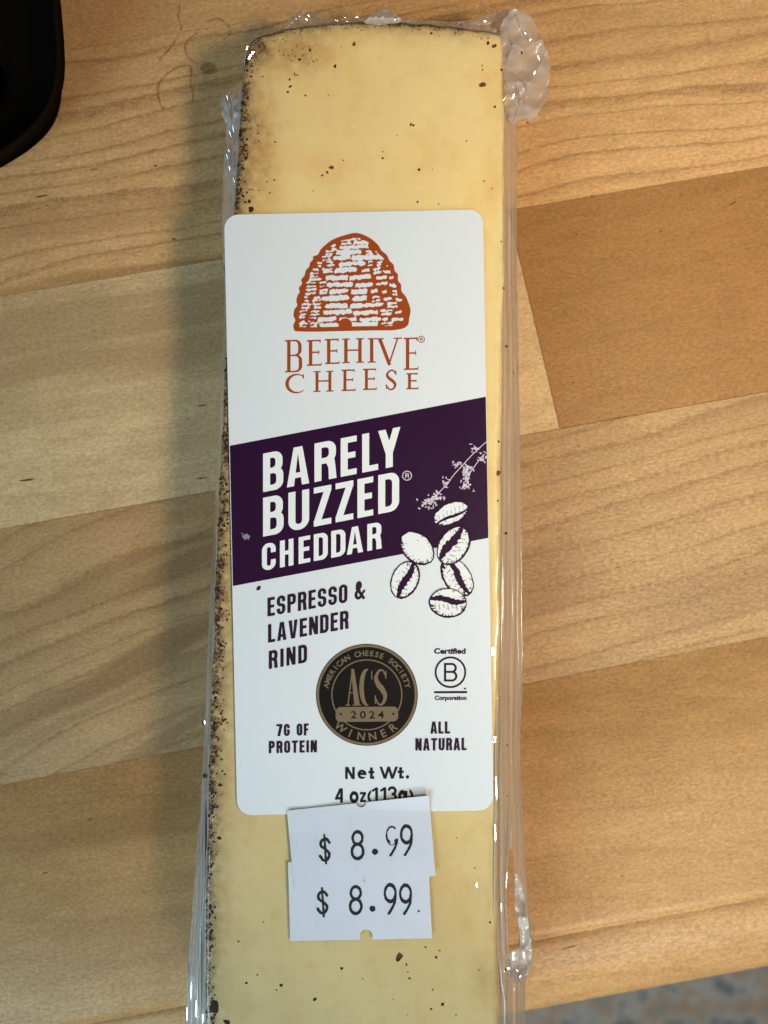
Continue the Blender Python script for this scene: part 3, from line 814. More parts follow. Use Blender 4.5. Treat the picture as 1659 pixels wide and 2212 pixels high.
for i in range(5): fl.append((rf.uniform(620, 700), rf.uniform(34, 56), .001, rf.uniform(.6, 1.2), rf.uniform(1.5, 4), rf.uniform(-1.5, 1.5), rf.choice('lw')))
for i in range(9): fl.append((rf.uniform(720, 1060), rf.uniform(36, 50), .001, rf.uniform(1.5, 3.5), rf.uniform(.6, 1.2), rf.uniform(-.4, .4), 'l'))
for i in range(7): fl.append((rf.uniform(482, 506), rf.uniform(205, 430), .0015, rf.uniform(.5, .8), rf.uniform(4, 9), rf.uniform(-.3, .3), 'w'))
for i in range(4): fl.append((rf.uniform(1098, 1140), rf.uniform(2035, 2110), .0008, rf.uniform(.7, 1.4), rf.uniform(1.5, 4), rf.uniform(-1, 1), rf.choice('lw')))
facets(fl)
# a few grounds caught between film layers of the skirts
def loose(lst):
    V = []; F = []; rn = random.Random(5)
    for (x, y, r, z) in lst:
        b = len(V); V.append((*P(x, y, z)[:2], z + .00008))
        for i in range(8):
            a = i * math.pi / 4; q = P(x + math.cos(a) * r * rn.uniform(.6, 1.1), y + math.sin(a) * r * rn.uniform(.6, 1.1), z); V.append(q)
        for i in range(8): F.append((b, b + 1 + (i + 1) % 8, b + 1 + i))
    o = mesh_obj("coffee_grounds", V, F, grm, pack); o['kind'] = 'stuff'; under(o)
loose([(x, y, r, T - .0008) for x, y, r in [(1094, 748, 3.2), (1093, 1152, 4.2), (1088, 622, 3), (1110, 806, 2), (1096, 1610, 2), (1127, 115, 2.6), (1096, 1720, 1.8)]] +
      [(442, 1676, 6.0, T - .004), (461, 1365, 4, T - .004), (440, 1561, 5, T - .004), (1092, 2095, 3, T - .001)])

# ------------------------------------------------------------------ label
def zlab(x, y): return T + .00022 + undul(x, y) * .45
def paper(name, col, rough, coat=0.0, tex=.05, bumpd=.00003):
    m = M(name); v = m.coord(scale=(100, 100, 100))
    n = m.noise(v, 45, 3, .6); n2 = m.noise(v, 1.3, 3, .5)
    f_ = m.math('ADD', m.math('MULTIPLY', n, tex), m.math('MULTIPLY', n2, .035))
    b = m.mix(f_, col, tuple(c * .45 for c in col))
    m.set(Base_Color=b, Roughness=rough); m.b.inputs['Coat Weight'].default_value = coat; m.b.inputs['Coat Roughness'].default_value = .25
    m.bump(n, .35, bumpd)
    return m.m
white = paper("white_label_stock", (.60, .665, .74), .5, .0)
def round_poly(c, r, n=10):
    out = []
    m = len(c)
    for i in range(m):
        p0, p1, p2 = [np.array(c[(i + k) % m], float) for k in (-1, 0, 1)]
        a = p0 - p1; b = p2 - p1; a /= np.linalg.norm(a); b /= np.linalg.norm(b)
        for k in range(n + 1):
            t = k / n
            q0, q2 = p1 + a * r, p1 + b * r
            w1 = .72
            den = (1 - t) ** 2 + 2 * w1 * t * (1 - t) + t * t
            out.append(tuple(((1 - t) ** 2 * q0 + 2 * w1 * t * (1 - t) * p1 + t * t * q2) / den))
    return out
def slab(name, fn, bb, outline_pts, mat, parent, zfn, th, step=6, holes=()):
    """sheet with real thickness: face from a field, plus a skirt of edge faces"""
    f = Field(); f.add(fn, *bb, step, merge=1)
    v = f.pts(); z = zfn(v[:, 0], v[:, 1]); k = (T + D - z) / D
    V = np.stack([(v[:, 0] - CX) * S * k, -(v[:, 1] - CY) * S * k, z], 1).tolist()
    F = [list(x) for x in f.f]
    # boundary edges of the face
    cnt = {}
    for fc in F:
        for i in range(len(fc)):
            a, b = fc[i], fc[(i + 1) % len(fc)]
            if (b, a) in cnt: del cnt[(b, a)]
            else: cnt[(a, b)] = 1
    low = {}
    for (a, b) in list(cnt):
        for q in (a, b):
            if q not in low: low[q] = len(V); V.append([V[q][0], V[q][1], V[q][2] - th])
        F.append([b, a, low[a], low[b]])
    o = mesh_obj(name, V, F, mat, parent)
    return under(o)
LC = [(484, 464), (1043, 452), (1066.5, 1750), (512.5, 1761)]
lab_out = round_poly(LC, 31)
label = slab("label", lambda X, Y: poly(X, Y, lab_out), (478, 1072, 446, 1768), lab_out, white, pack, zlab, .00011)

Zs = .00003
def zl_(k): return lambda x, y: zlab(x, y) + Zs * k
rust = ink("rust_ink", (.28, .052, .010), .42)
purple = ink("deep_purple_ink", (.020, .003, .028), .38)
dark = ink("dark_purple_text_ink", (.020, .008, .028), .42)
black = ink("black_ink", (.012, .011, .014), .45)
whit2 = ink("white_print", (.68, .73, .78), .42, .05)
lilac = ink("pale_lilac_print", (.55, .50, .62), .45)
gold = ink("dull_gold_foil", (.165, .125, .080), .36)
sealb = ink("seal_black", (.008, .007, .007), .34)

def put(f, name, mat, k, parent=None):
    return under(f.build(name, mat, parent or label, zl_(k)))

# --- glyph fields, u right, v up
def gA(u, v, w, h, t, k):
    o = poly(u, v, [(0, 0), (.5 * w - .62 * t, h), (.5 * w + .62 * t, h), (w, 0)])
    i = poly(u, v, [(t * 1.02, -1), (.5 * w, h * .84), (w - t * 1.02, -1)])
    return uni(sub(o, i), np.maximum(o, box(u, v, 0, w, .20 * h, .20 * h + k * .9)))
def gV(u, v, w, h, t, k):
    o = poly(u, v, [(0, h), (.5 * w - .62 * t, 0), (.5 * w + .62 * t, 0), (w, h)])
    return sub(o, poly(u, v, [(t * 1.05, h + 1), (.5 * w, .20 * h), (w - t * 1.05, h + 1)]))
def gB(u, v, w, h, t, k):
    m = h * .52; r = w * .42; r2 = max(r - t * .75, 2)
    o = uni(dsh(u, v, 0, w * .96, m - k / 2, h, r), dsh(u, v, 0, w, 0, m + k / 2, r))
    return sub(o, dsh(u, v, t, w * .96 - t, m + k / 2, h - k, r2), dsh(u, v, t, w - t, k, m - k / 2, r2))
def gD(u, v, w, h, t, k):
    r = w * .45
    return sub(dsh(u, v, 0, w, 0, h, r), dsh(u, v, t, w - t, k, h - k, max(r - t * .75, 2)))
def gP(u, v, w, h, t, k, m=.42):
    r = w * .42; m = h * m
    return uni(sub(dsh(u, v, 0, w, m, h, r), dsh(u, v, t, w - t, m + k, h - k, max(r - t * .75, 2))), box(u, v, 0, t, 0, h))
def gR(u, v, w, h, t, k):
    m = .43
    leg = poly(u, v, [(w * .52 - t * .2, m * h + k * .9), (w - t * .25, m * h + k * .8), (w * .98, m * h * .7), (w * 1.03, 0), (w * 1.0 - t, 0), (w * .98 - t, m * h * .7)])
    return uni(gP(u, v, w, h, t, k, m), leg)
def gE(u, v, w, h, t, k): return uni(box(u, v, 0, t, 0, h), box(u, v, 0, w, 0, k), box(u, v, 0, w, h - k, h), box(u, v, 0, w * .92, h * .52 - k / 2, h * .52 + k / 2))
def gF(u, v, w, h, t, k): return uni(box(u, v, 0, t, 0, h), box(u, v, 0, w, h - k, h), box(u, v, 0, w * .9, h * .5 - k / 2, h * .5 + k / 2))
def gL(u, v, w, h, t, k): return uni(box(u, v, 0, t, 0, h), box(u, v, 0, w, 0, k))
def gI(u, v, w, h, t, k): return box(u, v, w / 2 - t / 2, w / 2 + t / 2, 0, h)
def gT(u, v, w, h, t, k): return uni(gI(u, v, w, h, t, k), box(u, v, 0, w, h - k, h))
def gH(u, v, w, h, t, k): return uni(box(u, v, 0, t, 0, h), box(u, v, w - t, w, 0, h), box(u, v, 0, w, h * .52 - k / 2, h * .52 + k / 2))
def gN(u, v, w, h, t, k): return uni(box(u, v, 0, t * .92, 0, h), box(u, v, w - t * .92, w, 0, h), poly(u, v, [(0, h), (t * 1.1, h), (w, 0), (w - t * 1.1, 0)]))
def gY(u, v, w, h, t, k):
    a = poly(u, v, [(0, h), (t * 1.05, h), (w / 2 + t * .5, h * .40), (w / 2 - t * .5, h * .36)])
    b = poly(u, v, [(w, h), (w - t * 1.05, h), (w / 2 - t * .5, h * .40), (w / 2 + t * .5, h * .36)])
    return uni(a, b, box(u, v, w / 2 - t / 2, w / 2 + t / 2, 0, h * .42))
def gZ(u, v, w, h, t, k): return uni(box(u, v, 0, w, 0, k), box(u, v, 0, w, h - k, h), poly(u, v, [(0, k * .8), (w - t * 1.1, h - k), (w, h - k * .8), (t * 1.1, k)]))
def gO(u, v, w, h, t, k):
    r = w * .48
    return sub(rr(u, v, 0, w, 0, h, r), rr(u, v, t, w - t, k, h - k, max(r - t * .8, 2)))
def gU(u, v, w, h, t, k):
    r = w * .48
    return np.maximum(sub(rr(u, v, 0, w, 0, h * 1.5, r), rr(u, v, t, w - t, k, h * 1.6, max(r - t * .8, 2))), v - h)
def gC(u, v, w, h, t, k): return sub(gO(u, v, w, h, t, k), box(u, v, w * .5, w * 1.2, h * .37, h * .63))
def gG(u, v, w, h, t, k): return uni(sub(gO(u, v, w, h, t, k), box(u, v, w * .5, w * 1.2, h * .48, h * .66)), box(u, v, w * .52, w, h * .48 - k * .5, h * .48 + k * .3))
def gS(u, v, w, h, t, k):
    m = h * .5; r = w * .48; ri = max(r - t * .8, 2)
    up = sub(rr(u, v, 0, w, m - k / 2, h, r), rr(u, v, t, w - t, m + k / 2, h - k, ri), box(u, v, w * .5, w * 1.2, m - k, h * .68))
    dn = sub(rr(u, v, 0, w, 0, m + k / 2, r), rr(u, v, t, w - t, k, m - k / 2, ri), box(u, v, -5, w * .5, h * .32, m + k))
    return uni(up, dn)
def g7(u, v, w, h, t, k): return uni(box(u, v, 0, w, h - k, h), poly(u, v, [(w - t * 1.1, h - k * .5), (w, h - k * .5), (w * .45 + t * .4, 0), (w * .45 - t * .7, 0)]))
def gAmp(u, v, w, h, t, k):
    a = sub(ell(u, v, w * .42, h * .76, w * .30, h * .24), ell(u, v, w * .42, h * .76, w * .30 - t, h * .24 - k))
    b = sub(ell(u, v, w * .40, h * .27, w * .40, h * .28), ell(u, v, w * .40, h * .27, w * .40 - t, h * .28 - k))
    return uni(sub(a, box(u, v, -9, -8, 0, 1)), sub(b, poly(u, v, [(w * .6, h * .34), (w * 1.2, h * .34), (w * 1.2, h * .62), (w * .6, h * .62)])), seg(u, v, w * .24, h * .62, w * .90, h * .03, t * .95), seg(u, v, w * .62, h * .16, w * .95, h * .42, t * .8))
G = dict(A=gA, B=gB, C=gC, D=gD, E=gE, F=gF, G=gG, H=gH, I=gI, L=gL, N=gN, O=gO, P=gP, R=gR, S=gS, T=gT, U=gU, V=gV, Y=gY, Z=gZ)
G['7'] = g7; G['&'] = gAmp
def glyph(field, g, x0, x1, ybase, h, t, k, slope=0.0, lean=0.0, step=.75):
    """slope: rise of the baseline per unit x; ybase at x0; lean: shift of x per unit height"""
    w = x1 - x0
    def fn(X, Y):
        v = (ybase - slope * (X - x0)) - Y
        u = X - x0 - lean * v
        return g(u, v, w, h, t, k)
    rise = slope * w
    field.add(fn, x0 - 3 - abs(lean) * h, x1 + 3 + abs(lean) * h, ybase - h - max(rise, 0) - 3, ybase + 3 - min(rise, 0), step)
def word(field, txt, xs, xbase, ybase, h, t, k, slope, lean=0.0):
    for ch, (a, b) in zip(txt, xs):
        glyph(field, G[ch], a, b, ybase - slope * (a - xbase), h, t, k, slope, lean)
def lay(txt, x0, x1, wr, gap):
    """spread letters evenly: wr relative widths"""
    ws = [wr.get(c, 1.0) for c in txt]; tot = sum(ws) + gap * (len(txt) - 1); u = (x1 - x0) / tot; out = []; x = x0
    for w in ws: out.append((x, x + w * u)); x += (w + gap) * u
    return out
C3 = lambda x: 466.3 + .3803 * x
C3y = lambda y: 822.9 + .3803 * y
C4 = lambda x: 466.3 + .3968 * x
C4y = lambda y: 1234.4 + .3968 * y
C2y = lambda y: 438.9 + .3803 * y
C5 = lambda x: 384.0 + .496 * x
C5y = lambda y: 1645.8 + .496 * y

# purple band across the label
band = [(496.4, 963), (1049.3, 857), (1054.9, 1162), (503.0, 1266)]
f = Field(); f.add(lambda X, Y: poly(X, Y, band), 490, 1060, 850, 1272, 1.0); put(f, "colour_band", purple, 1)

# title
f = Field()
sl = .196
word(f, "BARELY", [(C3(a), C3(b)) for a, b in [(268, 383), (403, 530), (560, 682), (709, 800), (831, 922), (922, 1048)]], C3(268), C3y(632), 219 * .3803, 15.2, 12.6, sl)
word(f, "BUZZED", [(C3(a), C3(b)) for a, b in [(268, 385), (412, 530), (556, 656), (680, 781), (804, 894), (922, 1041)]], C3(268), C3y(885), 221 * .3803, 15.2, 12.6, sl)
word(f, "CHEDDAR", [(C3(a), C3(b)) for a, b in [(262, 340), (364, 441), (470, 536), (556, 636), (655, 736), (744, 836), (860, 940)]], C3(262), C3y(1080), 152 * .3803, 10.6, 8.8, .19)
put(f, "title_lettering", whit2, 2)

# flavour lines and side claims
f = Field()
wr = {'I': .42, 'E': .86, 'L': .84, 'A': 1.08, 'V': 1.08, 'N': 1.05}
word(f, "ESPRESSO", lay("ESPRESSO", C4(281), C4(716), wr, .24), C4(281), C4y(246), 40, 7.0, 6.0, .178)
glyph(f, gAmp, C4(755), C4(810), C4y(156), 39, 6.2, 5.6, .178)
word(f, "LAVENDER", lay("LAVENDER", C4(284), C4(722), wr, .24), C4(284), C4y(389), 39.5, 7.0, 6.0, .178)
word(f, "RIND", lay("RIND", C4(288), C4(496), wr, .30), C4(288), C4y(532), 39, 7.0, 6.0, .178)
put(f, "flavour_lettering", dark, 2)
f = Field()
word(f, "7G", lay("7G", C4(330), C4(402), {}, .25), C4(330), C4y(897), 25.5, 5.4, 4.4, .02)
word(f, "OF", lay("OF", C4(440), C4(505), {'F': .85}, .25), C4(440), C4y(894), 25.5, 5.4, 4.4, .02)
word(f, "PROTEIN", lay("PROTEIN", C4(288), C4(550), wr, .28), C4(288), C4y(990), 26, 5.4, 4.4, .02)
word(f, "ALL", lay("ALL", C4(1168), C4(1275), wr, .2), C4(1168), C4y(884), 26, 5.4, 4.4, .015)
word(f, "NATURAL", lay("NATURAL", C4(1086), C4(1365), wr, .24), C4(1086), C4y(976), 26.5, 5.4, 4.4, .01)
put(f, "claim_lettering", dark, 2)

# brand lettering, serif
def serif(u, v, pts, k, ext):
    return uni(*[box(u, v, x - ext, x + ext, (0 if y == 0 else y - k), (k if y == 0 else y)) for x, y in pts])
def sB(u, v, w, h, t, k): return uni(gB(u - w * .12, v, w * .86, h, t, k), box(u, v, 0, w * .3, 0, k), box(u, v, 0, w * .3, h - k, h))
def sE(u, v, w, h, t, k):
    u2 = u - w * .14; W = w * .84
    return uni(box(u2, v, 0, t, 0, h), box(u, v, 0, w, 0, k), box(u, v, 0, w * .95, h - k, h), box(u2, v, 0, W * .82, h * .52 - k / 2, h * .52 + k / 2),
               poly(u2, v, [(W + .3, 0), (W + 1.6, h * .16), (W - 1.2, k)]), poly(u2, v, [(W * .96, h), (W * .94, h * .86), (W * .96 - k, h - k)]),
               box(u2, v, W * .78, W * .84, h * .44, h * .60))
def sH(u, v, w, h, t, k):
    a, b = w * .20, w * .80
    return uni(box(u, v, a - t / 2, a + t / 2, 0, h), box(u, v, b - t / 2, b + t / 2, 0, h), box(u, v, a, b, h * .52 - k / 2, h * .52 + k / 2), serif(u, v, [(a, 0), (a, h), (b, 0), (b, h)], k * .8, w * .17))
def sI(u, v, w, h, t, k): return uni(box(u, v, w / 2 - t / 2, w / 2 + t / 2, 0, h), serif(u, v, [(w / 2, 0), (w / 2, h)], k * .8, w * .5))
def sV(u, v, w, h, t, k):
    return uni(np.maximum(seg(u, v, w * .16, h, w * .52, 0, t), v - h), np.maximum(seg(u, v, w * .84, h, w * .52, 0, k), v - h), serif(u, v, [(w * .16, h), (w * .84, h)], k * .8, w * .16))
def sC(u, v, w, h, t, k):
    o = sub(ell(u, v, w * .55, h / 2, w * .56, h * .51), ell(u, v, w * .62, h / 2, w * .56 - t * .7, h * .51 - k))
    return uni(np.maximum(o, u - w * .93), np.maximum(box(u, v, w * .88, w * .95, h * .76, h * .97), -1e3))
def sS(u, v, w, h, t, k):
    p = catmull([(w * .86, h * .80), (w * .66, h * .96), (w * .38, h * .95), (w * .17, h * .76), (w * .34, h * .58), (w * .62, h * .44), (w * .82, h * .25), (w * .64, h * .05), (w * .36, h * .04), (w * .12, h * .22)], 5, False)
    f = None
    for i, (a, b) in enumerate(zip(p[:-1], p[1:])):
        s = i / (len(p) - 1); tt = k + (t * 1.05 - k) * math.exp(-((s - .5) / .22) ** 2)
        g_ = seg(u, v, a[0], a[1], b[0], b[1], tt); f = g_ if f is None else np.minimum(f, g_)
    return uni(f, box(u, v, w * .82, w * .90, h * .74, h * .96), box(u, v, w * .09, w * .17, h * .05, h * .28))
f = Field()
for g_, a, b, y0, y1 in [(sB, 393, 492, 778, 962), (sE, 517, 600, 778, 925), (sE, 620, 702, 772, 915), (sH, 712, 845, 770, 910), (sI, 862, 908, 768, 907), (sV, 905, 1058, 768, 915), (sE, 1068, 1150, 765, 948)]:
    glyph(f, g_, C3(a), C3(b), C2y(y1), (y1 - y0) * .3803, 7.2, 3.2, .03, lean=.0, step=.7)
for g_, a, b, y0, y1 in [(sC, 396, 506, 972, 1081), (sH, 550, 672, 955, 1073), (sE, 714, 792, 946, 1068), (sE, 836, 914, 941, 1062), (sS, 960, 1032, 948, 1062), (sE, 1082, 1150, 966, 1058)]:
    glyph(f, g_, C3(a), C3(b), C2y(y1), (y1 - y0) * .3803, 6.2, 3.0, .025, step=.7)
def regmark(cx, cy, r, t):
    def fn(X, Y):
        ring = np.abs(np.hypot(X - cx, Y - cy) - r + t / 2) - t / 2
        u = X - cx + r * .36; v = cy - Y + r * .5
        return uni(ring, gR(u, v, r * .74, r * 1.0, t * 1.0, t * .9))
    return fn
f.add(regmark(910, 733, 7.6, 1.5), 900, 920, 723, 743, .5)
put(f, "brand_lettering", rust, 1)
f = Field(); f.add(regmark(C3(1086), C3y(538), 10.6, 1.9), 866, 892, 1014, 1042, .5); put(f, "registered_mark", lilac, 2)

# beehive emblem
hive = [(460, 728), (445, 718), (440, 692), (452, 665), (441, 640), (447, 602), (463, 582), (457, 556), (464, 525), (476, 505), (472, 480), (489, 460), (486, 434), (503, 412), (512, 380), (530, 362), (535, 338), (551, 322), (554, 302), (580, 292), (596, 262),
        (622, 238), (655, 212), (700, 192), (750, 177), (795, 169), (840, 180), (885, 205), (922, 238), (940, 268), (972, 296), (985, 325), (1010, 352), (1016, 385), (1034, 405), (1034, 440), (1052, 462), (1054, 500), (1078, 530), (1096, 572), (1106, 612), (1098, 655), (1092, 690),
        (1062, 712), (1000, 722), (900, 723), (700, 727), (560, 730)]
hive_p = [(C3(x), C2y(y)) for x, y in catmull(hive, 3)]
rb = random.Random(21)
dashes = []
def hive_half(y):   # inner half widths of the white part per row
    L = np.interp(y, [195, 260, 330, 400, 470, 560, 640, 700], [745, 640, 575, 530, 508, 488, 468, 468])
    R = np.interp(y, [195, 260, 330, 400, 470, 560, 640, 700], [815, 915, 975, 1005, 1025, 1055, 1078, 1030])
    return L, R
rows = [200, 224, 252, 282, 312, 346, 386, 424, 464, 506, 546, 584, 624, 662, 692]
for ri, y in enumerate(rows):
    L, R = hive_half(y); x = L + rb.uniform(0, 12)
    while x < R - 8:
        q = (x - L) / (R - L)
        if .18 < q < .60: ln = rb.uniform(70, 190); hgt = rb.uniform(23, 29)
        elif q <= .18: ln = rb.uniform(30, 70); hgt = rb.uniform(8, 14)
        else: ln = rb.uniform(24, 70); hgt = rb.uniform(9, 22)
        x2 = min(x + ln, R)
        tilt = -.05 * (x2 - x) + rb.uniform(-5, 5)
        n_l = 2 if hgt < 15 else 1
        for q2 in range(n_l):
            yy = y + rb.uniform(-3, 3) + (q2 - (n_l - 1) / 2) * 19
            dashes.append((C3(x + rb.uniform(0, 8)), C2y(yy), C3(x2 - rb.uniform(0, 12)), C2y(yy + tilt), hgt * .3803))
        x = x2 + rb.uniform(10, 22) + (hgt * .5)
def hive_fn(X, Y):
    F = poly(X, Y, hive_p)
    W = np.full(X.shape, 1e9)
    wob = (noise(X / 3.6, Y / 2.6, 3) - .5) * 3.2 + (noise(X / 8, Y / 5, 9) - .5) * 2.6
    for (x1, y1, x2, y2, t) in dashes:
        W = np.minimum(W, seg(X, Y, x1, y1, x2, y2, t))
    W = W + wob
    W = np.maximum(W, -(F + 9.5) * -1)       # keep a rim
    W = np.maximum(W, F + 8.0)
    door = np.minimum(np.hypot((X - C3(735)), (Y - C2y(692))) - 14.5, 1e9)
    W = np.maximum(W, -door)
    return np.maximum(F, -W)
f = Field(); f.add(hive_fn, 628, 892, 498, 722, .6, merge=40); put(f, "beehive_emblem", rust, 1)

# coffee beans
def bean(cx, cy, a, b, rot, crease, seed, k0):
    c, s = math.cos(rot), math.sin(rot)
    R_ = max(a, b) + 4
    f = Field(); f.add(lambda X, Y: ell(X, Y, cx, cy, a, b, rot) + (noise(X / 5, Y / 5, seed) - .5) * 1.2, cx - R_, cx + R_, cy - R_, cy + R_, .8)
    bo = put(f, "coffee_bean_print", whit2, k0)
    rs = random.Random(seed)
    dots = []
    for i in range(26):
        an = rs.uniform(0, 6.28); rd = rs.uniform(.25, .9) ** .7
        if abs(math.sin(an) * rd) < .25: continue
        dots.append((a * rd * math.cos(an), b * rd * math.sin(an), rs.uniform(.5, 1.25)))
    hatch = []
    for i in range(34):
        an = rs.uniform(.1, 2.9) if rs.random() < .7 else rs.uniform(0, 6.28)
        r0 = rs.uniform(.74, .9)
        hatch.append((a * r0 * math.cos(an), b * r0 * math.sin(an), a * .97 * math.cos(an + .10), b * .97 * math.sin(an + .10), rs.uniform(.8, 1.6)))
    def fn(X, Y):
        u = (X - cx) * c + (Y - cy) * s; v = -(X - cx) * s + (Y - cy) * c
        e = ell(X, Y, cx, cy, a, b, rot) + (noise(X / 5, Y / 5, seed) - .5) * 1.2
        th = 1.5 + 1.5 * noise(X / 8, Y / 8, seed + 2) + 2.0 * np.clip(v / b, 0, 1)
        F = np.maximum(e, -(e + th))
        if crease:
            mid = b * .10 * np.sin(u / a * 3.2) + b * crease[1]
            wd = crease[0] * b * (1 - (u / a) ** 2 * .7) * (.75 + .6 * noise(u / 4, v / 3, seed))
            F = np.minimum(F, np.maximum(np.abs(v - mid) - wd, e))
            for q in range(7):
                uu = -a * .7 + q * a * .23
                F = np.minimum(F, np.maximum(seg(u, v, uu, b * .1, uu + 3, b * (.45 if q % 2 else .32), 1.1), e))
                F = np.minimum(F, np.maximum(seg(u, v, uu + 2, -b * .05, uu + 5, -b * (.30 if q % 2 else .42), .9), e))
        for (dx, dy, r) in dots: F = np.minimum(F, np.hypot(u - dx, v - dy) - r)
        for (x1, y1, x2, y2, t) in hatch: F = np.minimum(F, seg(u, v, x1, y1, x2, y2, t))
        return F
    f = Field(); f.add(fn, cx - R_, cx + R_, cy - R_, cy + R_, .7)
    ob = put(f, "bean_line_art", purple, k0 + 1)
r_ = math.radians
bean(C3(1370), C3y(1115), 47, 30, r_(56), (.22, -.1), 4, 2)
bean(C3(1335), C3y(755), 42, 24, r_(-27), (.12, .25), 1, 2)
bean(C3(1352), C3y(935), 46, 32, r_(-57), (.26, -.25), 3, 4)
bean(C3(1142), C3y(950), 43, 31, r_(42), None, 2, 2)
bean(C3(1075), C3y(1130), 43, 30, r_(-66), (.24, .05), 5, 2)
bean(C4(1263), C4y(172), 41, 32, r_(4), (.20, -.2), 6, 4)

# lavender sprig
def sprig():
    rs = random.Random(9); el = []
    stem = [(1537, 345), (1500, 378), (1450, 425), (1400, 480), (1350, 535), (1310, 590), (1262, 640), (1190, 690)]
    st2 = [(1520, 420), (1480, 470), (1445, 520), (1420, 600)]
    for s_ in (stem, st2):
        for a, b in zip(s_[:-1], s_[1:]): el.append((*a, *b, 4.5))
    cl = [(1210, 685, 62, 40, 46), (1255, 660, 40, 30, 22), (1425, 520, 34, 42, 30), (1420, 590, 28, 34, 26), (1305, 575, 26, 26, 12), (1370, 475, 24, 16, 9), (1475, 385, 26, 20, 12), (1515, 440, 24, 26, 14), (1440, 490, 22, 14, 8)]
    for cx, cy, rx, ry, n_ in cl:
        for i in range(n_):
            x = cx + rs.gauss(0, .5) * rx; y = cy + rs.gauss(0, .5) * ry
            for q in range(3):
                a = rs.uniform(0, 6.28); L = rs.uniform(5, 11)
                el.append((x, y, x + L * math.cos(a), y + L * math.sin(a), rs.uniform(2.8, 4.6)))
    f = Field()
    E = [(C3(a), C3y(b), C3(c_), C3y(d), t * .3803) for a, b, c_, d, t in el]
    def fn(X, Y):
        F = np.full(X.shape, 1e9)
        for (a, b, c_, d, t) in E:
            F = np.minimum(F, seg(X, Y, a, b, c_, d, t))
        # clip to the label edge
        return np.maximum(F, X - (1050.5 + (Y - 900) * .018))
    f.add(fn, 890, 1056, 945, 1112, .7)
    put(f, "lavender_print", lilac, 2)
sprig()

# built-in font shapes, for the small plain sans lettering
def font_shape(txt, bold=0.0, spacing=1.0):
    c = bpy.data.curves.new("t", 'FONT'); c.body = txt; c.size = 1; c.resolution_u = 3; c.offset = bold; c.space_character = spacing
    o = bpy.data.objects.new("t", c); scene.collection.objects.link(o)
    bpy.context.view_layer.update()
    me = bpy.data.meshes.new_from_object(o)
    v = [(p.co.x, p.co.y) for p in me.vertices]; f = [tuple(p.vertices) for p in me.polygons]
    scene.collection.objects.unlink(o); bpy.data.objects.remove(o); bpy.data.curves.remove(c); bpy.data.meshes.remove(me)
    return v, f
def font_fit(field, txt, x0, x1, ybase, cap, slope=0.0, bold=.01, spacing=1.0):
    v, f = font_shape(txt, bold, spacing)
    capv, _ = font_shape("H", bold); ch = max(p[1] for p in capv)
    mx = min(p[0] for p in v); Mx = max(p[0] for p in v)
    b = len(field.v)
    for (x, y) in v:
        px = x0 + (x - mx) / (Mx - mx) * (x1 - x0)
        field.v.append((px, ybase - y / ch * cap - slope * (px - x0)))
    for q in f: field.f.append([b + i for i in q])
def font_arc(field, txt, cx, cy, r, cap, a0, a1, inward=False, bold=.015, wscale=1.0):
    n = len(txt); ch = max(p[1] for p in font_shape("H", bold)[0])
    for i, c in enumerate(txt):
        if c == ' ': continue
        a = math.radians(a0 + (a1 - a0) * i / (n - 1))
        v, f = font_shape(c, bold); mx = (min(p[0] for p in v) + max(p[0] for p in v)) / 2
        b = len(field.v)
        rad = (math.sin(a), -math.cos(a))      # a measured clockwise from the top
        tan = (math.cos(a), math.sin(a))
        if inward: tan = (-tan[0], -tan[1])
        for (x, y) in v:
            yy = y / ch * cap; xx = (x - mx) / ch * cap * wscale
            rr_ = r + (yy - cap / 2) * (-1 if inward else 1)
            field.v.append((cx + rad[0] * rr_ + tan[0] * xx, cy + rad[1] * rr_ + tan[1] * xx))
        for q in f: field.f.append([b + k_ for k_ in q])

# certification mark
f = Field()
font_fit(f, "Certified", C4(1187), C4(1360), C4y(447), 11.5, 0, .045)
font_fit(f, "Corporation", C4(1191), C4(1365), C4y(699), 9.0, 0, .045)
cxb, cyb = C4(1277), C4y(549)
f.add(lambda X, Y: np.abs(np.hypot(X - cxb, Y - cyb) - 32) - 2.1, cxb - 36, cxb + 36, cyb - 36, cyb + 36, .8)
def certB(X, Y): return gB(X - cxb + 14, cyb + 20 - Y, 29, 40, 4.8, 4.4)
f.add(certB, cxb - 18, cxb + 20, cyb - 24, cyb + 24, .7)
f.add(lambda X, Y: seg(X, Y, C4(1193), C4y(658), C4(1363), C4y(657), 4.6), C4(1180), C4(1375), C4y(645), C4y(670), .8)
f.add(lambda X, Y: np.hypot(X - C4(1356), Y - C4y(638)) - 2.2, C4(1345), C4(1367), C4y(628), C4y(648), .6)
put(f, "certification_mark", dark, 1)

